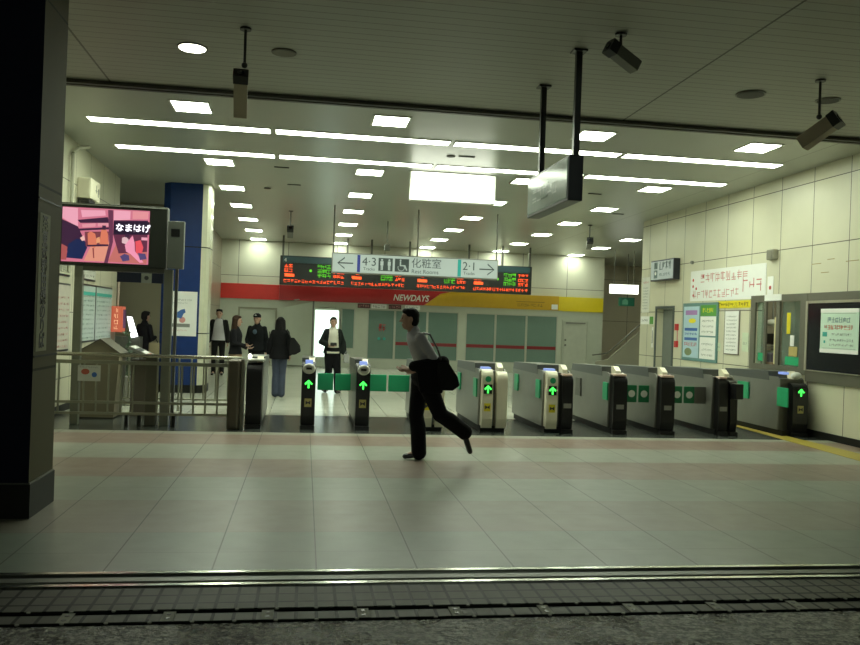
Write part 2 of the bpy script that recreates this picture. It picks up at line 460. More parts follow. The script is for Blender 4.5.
disc_fix('smoke_detector', -.85, 17.2, .05, dk, 'small dark round detector on the ceiling right of the blue column', 'detector', dk)
for x, y, l in ((2.5, 13.05, 'beside the small detector'), (-.3, 16.6, 'behind the strip lights at the left'), (7.0, 17.9, 'near the right wall'), (5.6, 15.6, 'behind the hanging dark sign'), (-.5, 14.9, 'just behind the farther strip line, left')):
    o = put('ceiling_vent', B(x - .13, y - .03, cz(y) - .012, x + .13, y + .03, cz(y) - .0), dk, loc=(x, y, cz(y)))
    tag(o, 'thin dark slot in the ceiling ' + l, 'vent')

# ------------------------------------------------------------------ pillar and column
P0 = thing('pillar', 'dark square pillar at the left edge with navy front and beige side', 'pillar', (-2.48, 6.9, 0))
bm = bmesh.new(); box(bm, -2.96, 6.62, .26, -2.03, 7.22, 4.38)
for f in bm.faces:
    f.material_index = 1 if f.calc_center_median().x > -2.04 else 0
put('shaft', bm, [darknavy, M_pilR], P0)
put('plinth', B(-2.97, 6.61, 0, -2.015, 7.23, .26), base_dk, P0)
put('plinth_band', B(-2.965, 6.615, .26, -2.02, 7.225, .272), steel_dk, P0)
put('joint_band', B(-2.03, 6.63, 1.225, -2.025, 7.21, 1.24), base_dk, P0)
put('joint_band', B(-2.03, 6.63, 2.44, -2.025, 7.21, 2.455), base_dk, P0)
fp = fXl(-2.03, 6.62, 0)
bm = bmesh.new(); fp.rect(bm, .04, 1.27, .30, 2.34, 0, .004)
put('notice_strip', bm, mat('notice_olive_white', (.24, .24, .17), .7, spec=.1), P0)
for i, ch in enumerate('至東武野田線のりば'):
    text('lettering', ch, .135, ink, P0, fp.mtx(.17, 2.215 - i * .114, .005), 'CENTER', bold=.003)

C0 = thing('column', 'tall blue column with pale right side behind the railing', 'pillar', (-2.35, 17.5, 0))
ch = cz(17.5)
def octo(x0, x1, y0, y1, c, z): return [Vector(p) for p in ((x0 + c, y0, z), (x1 - c, y0, z), (x1 - c * .35, y0 + c * .35, z), (x1, y0 + c, z), (x1, y1 - c, z), (x1 - c, y1, z), (x0 + c, y1, z), (x0, y1 - c, z), (x0, y0 + c, z))]
bm = bmesh.new(); loft(bm, [octo(-2.90, -1.97, 17.15, 17.95, .15, z) for z in (.16, ch)])
for f in bm.faces:
    c = f.calc_center_median(); f.material_index = 1 if c.x > -2.08 else 0
put('shaft', bm, [navy, col_white], C0)
bm = bmesh.new(); loft(bm, [octo(-2.915, -1.955, 17.135, 17.965, .15, z) for z in (0, .16)]); put('plinth', bm, base_dk, C0)
for z in (1.2, 2.95):
    bm = bmesh.new(); loft(bm, [octo(-2.903, -1.967, 17.147, 17.953, .15, q) for q in (z, z + .02)]); put('joint_band', bm, base_dk, C0)
f = fY(-2.84, 17.14, 0)
t = thing('poster', 'white poster with a blue figure on the blue column', 'poster', (-2.4, 17.14, 1.13))
put('sheet', f.rect(bmesh.new(), .07, 1.15, .68, 2.05, 0, .008), paper, t)
bm = bmesh.new()
f.glyphs(bm, .15, 1.86, .58, 1.90, 12, .008, .011, 3); f.glyphs(bm, .15, 1.80, .5, 1.83, 10, .008, .011, 3)
f.rect(bm, .15, 1.33, .55, 1.40, .008, .010); put('print', bm, ink_grey, t)
bm = bmesh.new(); f.poly(bm, [(.30, 1.52), (.38, 1.50), (.42, 1.60), (.46, 1.63), (.44, 1.70), (.37, 1.68), (.28, 1.62)], .008, .011); put('blue_figure', bm, ink_blue, t)
bm = bmesh.new(); f.disc(bm, .40, 1.475, .06, .008, .0105); f.glyphs(bm, .2, 1.25, .5, 1.28, 9, .008, .011, 3); put('pale_print', bm, ink_pink, t)

# ------------------------------------------------------------------ back wall: shop front
f = fY(0, YB, 0)
t = thing('shop_fascia', 'red and yellow NEWDAYS fascia band along the back wall above the shop', 'shop sign', (3.8, YB - .12, 2.17))
put('red_end', f.rect(bmesh.new(), -2.74, 2.17, -.86, 2.66, .002, .05), red_b, t)
put('red_panel', f.poly(bmesh.new(), [(-.85, 2.17), (3.95, 2.17), (4.5, 2.58), (4.85, 2.66), (-.85, 2.66)], .002, .24), red_f, t)
put('amber_panel', f.poly(bmesh.new(), [(3.96, 2.17), (8.66, 2.17), (8.66, 2.66), (4.87, 2.66), (4.51, 2.58)], .002, .235), amber_f, t)
put('yellow_end', f.rect(bmesh.new(), 8.67, 2.16, 10.33, 2.66, .002, .05), yellow_f, t)
text('lettering', 'NEWDAYS', .29, white_pl, t, f.mtx(2.90, 2.30, .242), shear=.25, sx=.86, bold=.006)
bm = bmesh.new(); f.glyphs(bm, 7.2, 2.27, 8.1, 2.37, 8, .235, .24, 4); f.rect(bm, 7.15, 2.42, 8.15, 2.435, .235, .24); put('small_print', bm, mat('print_brown', (.2, .12, .02), .6), t)
put('badge', f.rect(bmesh.new(), 8.4, 2.2, 8.62, 2.37, .236, .245), paper, t)
for x in (-.3, 4.9): put('spot_bar', B(x, YB - .30, 2.67, x + 1.0, YB - .27, 2.69), mat('bar_white', (.6, .6, .5), .3), t)

SY = YB - .17
f = fY(0, SY, 0)
bm = bmesh.new()
def bar(a0, b0, a1, b1): box(bm, a0, SY, b0, a1, YB - .005, b1)
bar(.26, 1.98, 8.8, 2.165); bar(.26, .0, .30, 1.98); bar(1.66, 0, 2.08, 1.98)
bar(2.08, 0, 8.8, .30); bar(5.17, .3, 5.42, 1.98); bar(8.66, .3, 8.80, 1.98); bar(1.2, 0, 1.66, .62); bar(.30, 0, 1.2, .12)
tag(struct('wall_shop', bm, shop_white), kind='structure')
n = 1
def window(a0, b0, a1, b1, m=teal_glass, stripe=False):
    global n
    w = bpy.data.objects.new('window_%d' % n, None); COL.objects.link(w); w.location = ((a0 + a1) / 2, SY, b0); w['kind'] = 'structure'; n += 1
    fr = bmesh.new()
    for q in ((a0, b0, a0 + .035, b1), (a1 - .035, b0, a1, b1), (a0 + .035, b0, a1 - .035, b0 + .035), (a0 + .035, b1 - .035, a1 - .035, b1)):
        box(fr, q[0], SY + .0, q[1], q[2], SY + .05, q[3])
    put('window_frame', fr, mat('window_frame_pale', (.45, .46, .38), .4, .3), w)
    put('pane', B(a0 + .035, SY + .02, b0 + .035, a1 - .035, SY + .035, b1 - .035), m, w)
    if stripe: put('stripe', B(a0 + .04, SY + .012, .80, a1 - .04, SY + .019, .91), maroon, w)
window(1.2, .62, 1.66, 1.98)
window(2.08, .3, 3.0, 1.98); window(3.0, .3, 4.1, 1.98, stripe=True); window(4.1, .3, 5.17, 1.98, stripe=True)
window(5.42, .3, 6.46, 1.98, stripe=True); window(6.46, .3, 7.55, 1.98, stripe=True); window(7.55, .3, 8.66, 1.98, stripe=True)
# notices over the shop windows
f = fY(0, SY - .20, 0)
for i, (a, m1, m2) in enumerate(((1.72, mat('plate_maroon', (.09, .03, .03), .5), ink_pink), (2.18, paper, ink), (2.75, mat('plate_maroon', (.09, .03, .03), .5), ink_pink), (3.3, paper, ink))):
    t = thing('window_notice', ['dark maroon strip notice at the left end above the shop glass', 'white strip notice right of the leftmost maroon one above the shop glass', 'second dark maroon strip notice above the shop glass', 'white strip notice behind the running man above the shop glass'][i], 'sign', (a + .2, SY - .2, 2.0))
    w = .42 if i % 2 == 0 else .5
    put('plate', f.rect(bmesh.new(), a, 2.0, a + w, 2.145, .002, .015), m1, t)
    put('print', f.glyphs(bmesh.new(), a + .03, 2.03, a + w - .03, 2.115, 5, .015, .018, 4), m2, t)
f = fY(0, SY, 0)
bm = bmesh.new(); f.glyphs(bm, 2.45, 1.25, 2.72, 1.50, 2, -.009, -.005, 5)
tag(put('glass_sticker', bm, ink_red, loc=(2.6, SY, 1.25)), 'small red lettering stuck on the leftmost large shop window', 'sticker')
bm = bmesh.new(); f.disc(bm, 2.48, 1.0, .05, -.009, -.005); f.disc(bm, 2.66, 1.0, .05, -.009, -.005)
tag(put('glass_sticker', bm, ink_teal, loc=(2.6, SY, .95)), 'pair of small teal dots stuck on the leftmost large shop window', 'sticker')
# lit vending cabinet behind the door
t = thing('display_fridge', 'brightly lit upright white drinks cabinet beside the open shop door', 'fridge', (.65, SY - .16, 0))
put('body', B(.305, SY - .28, .02, 1.15, SY - .02, 1.95), shop_white, t)
put('lit_front', B(.34, SY - .30, .36, 1.10, SY - .285, 1.88), glow('fridge_glow', (.78, 1.0, .88), 1.5), t)
bm = bmesh.new(); ff = fY(0, SY - .30, 0)
for z in (.75, 1.15, 1.5): ff.glyphs(bm, .37, z, .9, z + .10, 9, 0, .004, 3)
put('bottles', bm, mat('bottle_tint', (.2, .45, .4), .4), t)
# doors of the back wall
d = bpy.data.objects.new('door_1', None); COL.objects.link(d); d.location = (-1.5, YB, 0); d['kind'] = 'structure'
fr = bmesh.new()
for q in ((-2.16, 0, -2.10, 1.9), (-.96, 0, -.90, 1.9), (-2.10, 1.84, -.96, 1.9)): box(fr, q[0], YB - .04, q[1], q[2], YB - .002, q[3])
put('door_frame', fr, mat('door_frame_olive', (.26, .26, .19), .4), d)
put('door_leaf', B(-2.09, YB - .03, .02, -.97, YB - .004, 1.83), shop_white, d)
put('door_handle', B(-1.14, YB - .07, .95, -1.10, YB - .032, 1.12, bev=.008), steel_dk, d)
d = bpy.data.objects.new('door_2', None); COL.objects.link(d); d.location = (9.35, YB, 0); d['kind'] = 'structure'
fr = bmesh.new()
for q in ((8.88, 0, 8.93, 1.87), (9.78, 0, 9.83, 1.87), (8.93, 1.82, 9.78, 1.87)): box(fr, q[0], YB - .04, q[1], q[2], YB - .002, q[3])
put('door_frame', fr, shop_white, d)
put('door_leaf', B(8.94, YB - .03, .02, 9.77, YB - .004, 1.80), mat('door_pale', (.48, .50, .41), .35), d)
put('door_closer', B(9.0, YB - .07, 1.73, 9.7, YB - .032, 1.78), grey_pl, d)
for z in (.98, 1.16): put('door_lock', T((9.0, YB - .05, z), (9.0, YB - .03, z), .035), steel_dk, d)
# lower clean white wall right of shop
struct('wall_panel_right', B(8.82, YB - .0015 - .004, .1, 10.33, YB - .0015, 2.155), shop_white)
struct('wall_panel_left', B(-2.74, YB - .0015 - .004, .1, .24, YB - .0015, 2.165), shop_white)
# the pale door leaf standing open
t = thing('door_leaf', 'large pale board door standing open at the left end of the shop', 'door', (-.2, 26.6, 0))
prism_pts = [(-.66, 26.9, .08), (.235, 26.35, .08), (.235, 26.35, 2.12), (-.66, 26.9, 1.92)]
put('board', prism(bmesh.new(), prism_pts, (.03, .05, 0)), mat('door_board_pale', (.46, .50, .41), .35, 0, .05), t)
put('edge_post', B(.24, 26.31, 0, .29, 26.38, 2.15), steel_dk, t)
put('closer_arm', T((-.35, 26.72, 2.17), (-.2, 27.2, 2.2), .02), grey_pl, t)

# ------------------------------------------------------------------ departure boards
t = thing('departure_board', 'long black LED departure board hung before the back wall', 'departure board', (3.2, 25.5, 2.58))
put('housing', B(-.80, 25.5, 2.60, 7.15, 25.75, 3.50, bev=.02), mat('board_housing', (.02, .022, .02), .4), t)
fb = fY(0, 25.5, 0)
secs = [(-.75, 1.22), (1.32, 2.72), (3.0, 3.02), (3.35, 5.0), (5.2, 7.1)]
for k, (a0, a1) in enumerate(((-.72, 1.22), (1.34, 3.1), (3.4, 5.05), (5.2, 7.08))):
    put('header', fb.rect(bmesh.new(), a0, 3.28, a1, 3.47, 0, .012), mat('header_blue_grey', (.035, .075, .085), .3), t)
    bo, bg = bmesh.new(), bmesh.new()
    fb.rect(bo, a0 + .08, 2.86, a0 + .36, 2.94, 0, .01); w = a1 - a0
    for z in (2.68,):
        fb.glyphs(bo, a0 + .05, z, a1 - .04, z + .10, int(w / .11), 0, .01, 4, .75)
    for z in (2.86, 3.0, 3.14):
        fb.glyphs(bo, a0 + .06, z, a0 + .32, z + .10, 2, 0, .01, 6, .85)
        fb.glyphs(bg, a0 + w * .55, z, a0 + w * .76, z + .12, 3, 0, .01, 5, .95)
        fb.glyphs(bo, a0 + w * .80, z, a1 - .04, z + .10, 3, 0, .01, 6, .85)
    fb.disc(bg, a0 + w * .44, 3.06, .04, 0, .01)
    put('orange_text', bo, M_org, t); put('green_text', bg, M_grn, t)
text('lettering', '4', .16, white_pl, t, fb.mtx(-.68, 3.31, .013))
put('track_marker', fb.rect(bmesh.new(), 5.55, 3.29, 5.8, 3.46, .012, .02), glow('marker_teal', (.05, .5, .42), .5), t)
for x in (-.72, 1.25, 2.0, 3.2, 5.1, 6.2, 7.1):
    put('hanger', B(x - .03, 25.6, 3.50, x + .03, 25.66, cz(25.63)), steel_dk, t)

# ------------------------------------------------------------------ direction sign
t = thing('direction_sign', 'long pale lit direction sign with arrows and toilet pictograms', 'sign', (2.5, 18.9, 2.68))
put('housing', B(.57, 18.9, 2.66, 4.47, 19.06, 3.13, bev=.012), grey_pl, t)
fs = fY(.57, 18.9, 2.66)
put('lit_face', fs.rect(bmesh.new(), .02, .03, 3.88, .445, .001, .006), M_dir_l, t)
gi = glow('sign_grey_green', (.12, .17, .15), .10)
bm = bmesh.new(); e0 = .006
def arrow(bm, f, cx, cy, s, dr, d0, d1, th=.14):
    # a left/right arrow with open head
    f.rect(bm, cx - s, cy - th * s * .6, cx + s, cy + th * s * .6, d0, d1)
    for sg in (1, -1):
        x0 = cx + dr * s
        f.poly(bm, [(x0, cy - th * s * .3), (x0 - dr * s * .85, cy + sg * s * .62 - sg * .0), (x0 - dr * s * .85, cy + sg * s * .62 + sg * th * s * 1.5), (x0 + dr * th * s, cy + sg * .001)] if True else [], d0, d1)
arrow(bm, fs, .32, .235, .17, -1, e0, e0 + .004)
put('arrow', bm, gi, t); bm = bmesh.new(); arrow(bm, fs, 3.62, .235, .17, 1, e0, e0 + .004); put('arrow', bm, gi, t)
put('toilet_square', fs.rect(bmesh.new(), 1.07, .09, 1.40, .39, e0, e0 + .003), gi, t); put('wheelchair_square', fs.rect(bmesh.new(), 1.45, .09, 1.78, .39, e0, e0 + .003), gi, t)
bm = bmesh.new(); e1 = e0 + .003
for cx in (1.15, 1.32):
    bm = bmesh.new(); fs.disc(bm, cx, .345, .022, e1, e1 + .003); fs.rect(bm, cx - .035, .22, cx + .035, .315, e1, e1 + .003); fs.rect(bm, cx - .025, .11, cx - .004, .22, e1, e1 + .003); fs.rect(bm, cx + .004, .11, cx + .025, .22, e1, e1 + .003); put('figure_pictogram', bm, glow('picto_white', (.60, .72, .62), .33), t)
bm = bmesh.new()
fs.disc(bm, 1.58, .355, .02, e1, e1 + .003); fs.rect(bm, 1.565, .22, 1.595, .33, e1, e1 + .003); fs.rect(bm, 1.595, .22, 1.68, .245, e1, e1 + .003); fs.poly(bm, [(1.66, .245), (1.72, .12), (1.745, .13), (1.69, .25)], e1, e1 + .003)
for i in range(14):
    a = PI * .9 + i * PI * 1.35 / 13; fs.disc(bm, 1.60 + .075 * math.cos(a), .185 + .075 * math.sin(a), .011, e1, e1 + .003, n=6)
put('wheelchair_pictogram', bm, glow('picto_white', (.60, .72, .62), .33), t)
put('blue_bar', fs.rect(bmesh.new(), .58, .04, .65, .435, e0, e0 + .003), glow('bar_blue', (.03, .05, .30), .35), t)
put('teal_bar', fs.rect(bmesh.new(), 2.93, .04, 3.01, .435, e0, e0 + .003), glow('bar_teal', (.02, .40, .32), .4), t)
text('lettering', '4·3', .27, gi, t, fs.mtx(.69, .20, e0 + .002))
text('lettering', '2·1', .27, gi, t, fs.mtx(3.04, .20, e0 + .002))
text('lettering', '化粧室', .24, gi, t, fs.mtx(1.83, .22, e0 + .002))
text('lettering', 'Rest Rooms', .13, gi, t, fs.mtx(1.84, .07, e0 + .002))
text('lettering', 'Tracks', .10, gi, t, fs.mtx(.72, .09, e0 + .002)); text('lettering', 'Tracks', .10, gi, t, fs.mtx(3.07, .09, e0 + .002))
for x in (.60, 2.55, 4.44):
    put('hanger_pole', T((x, 18.98, 3.12), (x, 18.98, cz(18.98)), .018), steel_dk, t)
# second thin pair of poles behind
t = thing('hanging_camera', 'thin poled camera seen behind the direction sign on the back ceiling', 'camera', (2.05, 21.2, cz(21.2)))
put('rod', T((2.05, 21.2, 3.55), (2.05, 21.2, cz(21.2)), .016), steel_dk, t)
put('housing', B(1.98, 21.1, 3.42, 2.12, 21.3, 3.58, bev=.01), steel_dk, t)

# big overexposed sign under the strip lights
t = thing('lightbox_sign', 'bright white overexposed lightbox sign hung under the strip lights', 'sign', (2.54, 14.4, 3.76))
put('housing', B(1.77, 14.42, 3.76, 3.31, 14.56, 4.275), white_pl, t)
put('lit_face', B(1.79, 14.405, 3.775, 3.22, 14.419, 4.265), M_sign_l, t)
put('lit_end', B(3.225, 14.405, 3.775, 3.30, 14.419, 4.265), glow('sign_edge_glow', (.9, 1, .78), .8), t)

# dark sign seen end on
t = thing('hanging_sign', 'dark double poled box sign hung end on under the ceiling', 'sign', (2.65, 8.7, 2.78))
put('housing', B(2.555, 7.9, 2.87, 2.71, 9.42, 3.33, bev=.012), mat('sign_housing_dark', (.012, .014, .022), .35), t)
f = fXl(2.55, 7.9, 0); f.n = Vector((-1, 0, 0)); f.u = Vector((0, -1, 0)); f.o = Vector((2.555, 9.42, 2.87))
put('glass_face', f.rect(bmesh.new(), .03, .03, 1.49, .43, 0, .006), mat('sign_glass_grey', (.33, .41, .36), .15, 0, .15, 3), t)
put('faded_print', f.glyphs(bmesh.new(), .25, .14, 1.2, .30, 5, .006, .008, 4, .8), mat('print_faded', (.27, .34, .30), .3), t)
for y, r in ((7.93, .028), (9.15, .028)):
    put('hanger_pole', B(2.60, y - .03, 3.33, 2.66, y + .03, cz(y) - .02), black, t)
    put('ceiling_flange', B(2.56, y - .07, cz(y) - .02, 2.70, y + .07, cz(y) - .002), black, t)

# small lit sign and exit sign by the stairs
t = thing('lightbox_sign', 'small bright white lit sign hung before the stairs at right', 'sign', (10.1, 25.0, 2.74))
put('lit_box', B(9.62, 25.0, 2.74, 10.55, 25.12, 3.03), glow('small_sign_glow', (.95, 1.0, .85), 1.6), t)
for x in (9.75, 10.4): put('hanger_pole', T((x, 25.06, 3.03), (x, 25.06, cz(25)), .012), steel_dk, t)
t = thing('exit_sign', 'small dark green sign just behind the white lit sign', 'sign', (10.3, 26, 2.36))
put('green_face', B(10.32, 26.0, 2.38, 10.85, 26.08, 2.66), mat('exit_green', (.01, .12, .07), .4), t)
put('mark', fY(10.32, 26, 2.38).poly(bmesh.new(), [(.1, .05), (.3, .05), (.3, .18), (.2, .24), (.1, .18)], 0, .004), mat('exit_mark', (.1, .3, .2), .4), t)
put('hanger_pole', T((10.6, 26.04, 2.66), (10.6, 26.04, cz(26)), .012), steel_dk, t)
# escalator rising to the right behind the gates
t = thing('escalator', 'pale sided escalator rising to the right beyond the far corner', 'escalator', (11, 25.2, 0))
put('side_panel', prism(bmesh.new(), [(9.2, 25, 0), (13.9, 25, 0), (13.9, 25, 4.0), (13.2, 25, 3.6), (10.55, 25, 1.47), (9.6, 25, .62), (9.2, 25, .55)], (0, .08, 0)), mat('escalator_side', (.34, .33, .26), .4, .1, .08, 1), t)
bm = bmesh.new(); path(bm, [(9.1, 25.04, .75), (9.6, 25.04, .82), (10.55, 25.04, 1.67), (13.2, 25.04, 3.8)], .022)
put('handrail', bm, steel_dk, t)
put('steps', prism(bmesh.new(), [(9.3, 25.1, 0), (13.8, 25.1, 0), (13.8, 25.1, 3.5), (9.7, 25.1, .2)], (0, 1.0, 0)), grey_pl, t)

# ------------------------------------------------------------------ hanging cameras
def cctv(x, y, rod, a, b, w, label, body=None, hood=None):
    zt = cz(y); t = thing('security_camera', label, 'camera', (x, y, zt))
    put('mount_plate', T((x, y, zt - .02), (x, y, zt), .055, n=16), black, t)
    a, b = Vector(a), Vector(b); mid = (a + b) / 2
    put('rod', T((x, y, zt - .02), (x, y, zt - rod), .014), black, t)
    put('swivel', ell(bmesh.new(), (x, y, zt - rod), .03, .03, .03), black, t)
    u, v, d = frame(b - a)
    bm = bmesh.new(); hw, hh = w / 2, w * .45
    sec = lambda p, s: [p + u * (sx * hw * s) + v * (sz * hh * s) for sx, sz in ((-1, -1), (-.7, -1.15), (.7, -1.15), (1, -1), (1, 1), (-1, 1))]
    loft(bm, [sec(a, .97), sec(a + d * .02, 1), sec(b - d * .09, 1)])
    put('housing', bm, body or steel_dk, t)
    bm = bmesh.new(); loft(bm, [sec(b - d * .088, 1.08), sec(b, 1.12)]); put('hood', bm, hood or black, t)
    bm = bmesh.new(); tube(bm, b, b + d * .008, hw * .55); put('lens', bm, dark_glass, t)
    return t
beige_dk = mat('camera_beige', (.46, .40, .27), .5)
cctv(-.66, 8.12, .36, (-.71, 8.45, 3.62), (-.69, 8.10, 3.94), .13, 'boxy camera on a thin rod, seen end on at the upper left ceiling', beige_dk)
cctv(2.86, 7.40, .14, (3.03, 7.42, 4.09), (2.72, 7.35, 4.25), .12, 'dark tilted camera close under the ceiling right of the dark sign')
cctv(5.44, 8.17, .40, (5.33, 8.3, 3.70), (5.56, 8.0, 3.94), .16, 'tilted camera on a thin rod in front of the right wall', mat('camera_tan', (.30, .25, .17), .5))
cctv(-.42, 20.3, .45, (-.42, 20.5, 3.60), (-.42, 20.25, 3.78), .14, 'small distant camera hanging left above the departure board', grey_pl)
cctv(7.05, 19.9, .4, (7.1, 20.1, 3.65), (7.05, 19.85, 3.83), .14, 'small distant camera hanging near the right corner of the back ceiling', grey_pl)

# ------------------------------------------------------------------ right wall things
def wall_board(name, label, cat, ya, yb, z0, z1, m, depth=.02, fr=None, x=XR):
    """ya is the end nearer the back (left as seen), yb the end nearer the street"""
    t = thing(name, label, cat, (x, (ya + yb) / 2, z0)); f = fXr(x, ya, 0); w = ya - yb
    d0 = .0015
    if fr:
        bm = bmesh.new(); f.rect(bm, -.02, z0 - .02, w + .02, z1 + .02, d0, depth); put('board_frame', bm, fr, t); d0 = depth
    put('sheet', f.rect(bmesh.new(), 0, z0, w, z1, d0, d0 + (.008 if fr else depth)), m, t)
    return t, f, w, d0 + (.008 if fr else depth)
t, f, w, d = wall_board('wall_banner', 'long white paper banner with red lettering on the right wall', 'banner', 16.32, 13.45, 2.24, 2.87, paper, .006)
bm = bmesh.new()
f.glyphs(bm, .45, 2.62, 2.3, 2.80, 9, d, d + .003, 5, .75); f.glyphs(bm, .15, 2.30, 2.0, 2.46, 11, d, d + .003, 4, .7)
put('pink_lettering', bm, ink_pink, t)
bm = bmesh.new(); f.glyphs(bm, 2.1, 2.38, 2.80, 2.62, 3, d, d + .003, 3, .7)
put('large_lettering', bm, mat('ink_rose', (.60, .20, .20), .6, 0, 0), t)
bm = bmesh.new()
for a, b in ((.12, 2.68), (.12, 2.55), (.14, 2.36), (.55, 2.74), (.26, 2.5)): f.disc(bm, a, b, .03, d, d + .003)
put('red_marks', bm, ink_red, t)
t, f, w, d = wall_board('wall_label', 'small white tag with red dot right of the long white banner', 'label', 13.40, 13.22, 2.28, 2.62, paper, .006)
put('red_dot', f.disc(bmesh.new(), .09, 2.42, .035, d, d + .003), ink_red, t)
t, f, w, d = wall_board('wall_label', 'yellow strip label with dark lettering under the long banner', 'label', 15.14, 13.94, 2.08, 2.22, ink_yellow, .006)
put('print', f.glyphs(bmesh.new(), .05, 2.11, 1.15, 2.19, 12, d, d + .003, 5), mat('ink_olive', (.25, .2, .02), .6), t)
t = thing('poster_board', 'blue green notice board with two columns of posters on the right wall', 'notice board', (XR, 15.9, 1.0))
f = fXr(XR, 16.58, 0)
put('backing', f.rect(bmesh.new(), 0, 1.0, 1.5, 2.20, .0015, .03), mat('board_teal', (.12, .25, .24), .4), t)
d = .03
put('poster', f.rect(bmesh.new(), .06, 1.06, .74, 2.13, d, d + .004), mat('poster_pale_blue', (.45, .62, .70), .5), t, label='pale blue poster with coloured headings')
g = bmesh.new(); f.rect(g, .14, 1.95, .66, 2.05, d + .004, d + .007); put('poster_heading', g, ink_violet, t)
g = bmesh.new(); f.disc(g, .45, 1.83, .16, d + .004, d + .007, ry=.05); put('poster_heading', g, ink_yellow, t)
g = bmesh.new()
for z in (1.62, 1.42): f.rect(g, .12, z, .68, z + .06, d + .004, d + .007)
f.glyphs(g, .12, 1.53, .68, 1.58, 10, d + .004, d + .007); put('poster_print', g, ink_blue, t)
g = bmesh.new(); f.glyphs(g, .12, 1.30, .68, 1.38, 8, d + .004, d + .007, 4); put('poster_print', g, ink_red, t)
g = bmesh.new(); f.disc(g, .3, 1.18, .16, d + .004, d + .007, ry=.08); put('poster_picture', g, mat('picture_olive', (.2, .25, .12), .5), t)
put('poster', f.rect(bmesh.new(), .80, 1.93, 1.44, 2.15, d, d + .004), ink_green, t, label='green heading panel with yellow text')
put('heading_text', f.glyphs(bmesh.new(), .9, 2.0, 1.34, 2.09, 5, d + .004, d + .007, 4), ink_yellow, t)
for z0, z1 in ((1.53, 1.92), (1.06, 1.50)):
    put('poster', f.rect(bmesh.new(), .80, z0, 1.44, z1, d, d + .004), paper, t, label='white notice with lines of grey text')
    g = bmesh.new()
    for q in range(3): f.glyphs(g, .88, z0 + .06 + q * .11, 1.36, z0 + .10 + q * .11, 12, d + .004, d + .006, 3)
    put('notice_text', g, ink_grey, t)
t, f, w, d = wall_board('framed_notice', 'tall framed white notice left of the ticket office window', 'notice', 14.79, 14.30, 1.21, 2.02, paper, .02, mat('frame_taupe', (.2, .17, .14), .4))
g = bmesh.new()
for q in range(10): f.glyphs(g, .06, 1.27 + q * .07, .43, 1.30 + q * .07, 14, d, d + .002, 3)
put('print', g, ink_grey, t)
t, f, w, d = wall_board('wall_label', 'pale sheet of paper between framed notice and ticket office', 'label', 14.18, 13.96, 1.27, 1.62, mat('paper_mint', (.60, .68, .50), .6), .005)
put('print', f.glyphs(bmesh.new(), .04, 1.40, .18, 1.45, 3, d, d + .002), ink_grey, t)
t, f, w, d = wall_board('wall_label', 'tiny mint paper tag low beside the poster board', 'label', 15.1, 14.98, 1.24, 1.40, mat('paper_mint', (.60, .68, .50), .6), .005)
put('print', f.glyphs(bmesh.new(), .02, 1.30, .1, 1.33, 2, d, d + .002), ink_grey, t)
t = thing('wall_sign', 'white box sign with grey lettering jutting from the right wall', 'sign', (XR, 17.3, 2.72))
put('housing', B(XR - .15, 16.85, 2.73, XR - .001, 18.05, 3.2, bev=.012), mat('sign_housing_dark', (.012, .014, .022), .35), t)
f = fXr(XR - .15, 18.05, 2.73)
put('lit_face', f.rect(bmesh.new(), .03, .03, 1.17, .44, 0, .006), glow('wall_sign_face', (.55, .64, .56), .25), t)
g = bmesh.new(); f.rect(g, .20, .27, .38, .42, .006, .009); f.rect(g, .20, .06, .38, .24, .006, .009); f.glyphs(g, .48, .24, 1.1, .42, 4, .006, .009, 6); f.glyphs(g, .48, .10, 1.05, .17, 9, .006, .009, 3)
put('print', g, mat('ink_sign', (.10, .15, .13), .5), t)
g = bmesh.new(); f.disc(g, .29, .17, .04, .009, .012); put('pictogram', g, paper, t)
t, f, w, d = wall_board('wall_notice', 'tall pale notice under the far corner of the right wall', 'notice', 18.82, 18.40, 2.02, 2.86, mat('paper_greyish', (.70, .70, .62), .6), .01)
g = bmesh.new(); f.glyphs(g, .05, 2.72, .36, 2.76, 6, d, d + .002); put('heading', g, ink_red, t)
g = bmesh.new()
for q in range(8): f.glyphs(g, .05, 2.1 + q * .07, .36, 2.13 + q * .07, 9, d, d + .002, 3)
put('print', g, ink_grey, t)
t, f, w, d = wall_board('wall_label', 'small white label with a green square left of the doorway', 'label', 18.86, 18.12, 1.74, 1.93, paper, .006)
put('green_square', f.rect(bmesh.new(), .52, 1.745, .73, 1.925, d, d + .003), ink_green, t)
put('print', f.glyphs(bmesh.new(), .06, 1.80, .42, 1.86, 5, d, d + .002, 4), ink, t)
t, f, w, d = wall_board('wall_label', 'narrow vertical white label left of the doorway', 'label', 18.2, 18.12, 1.2, 1.68, paper, .006)
put('print', f.glyphs(bmesh.new(), .02, 1.3, .06, 1.6, 1, d, d + .002), ink_grey, t)
for i, z in enumerate((1.25, 1.62)):
    t, f, w, d = wall_board('wall_label', ['lower small red box right of the doorway', 'upper small red box right of the doorway'][i], 'alarm', 16.92, 16.82, z, z + .14, ink_red, .05)
t, f, w, d = wall_board('wall_label', 'thin red vertical strip right of the doorway', 'label', 16.88, 16.85, 1.39, 1.62, ink_pink, .01)
t = thing('wall_bell', 'grey square box fixed on the joint above the ticket office', 'alarm box', (XR, 13.2, 2.90))
put('box_body', B(XR - .10, 13.10, 2.90, XR - .001, 13.32, 3.08, bev=.02), mat('bell_grey', (.28, .27, .2), .5), t)
put('box_lid', B(XR - .11, 13.13, 2.93, XR - .101, 13.29, 3.05), mat('bell_grey2', (.22, .21, .16), .5), t)
t = thing('wall_bell', 'tiny dark knob on the joint above the left end of the banner', 'alarm box', (XR, 16.2, 3.0))
put('knob', T((XR - .05, 16.25, 3.06), (XR - .001, 16.25, 3.06), .035), grey_pl, t)
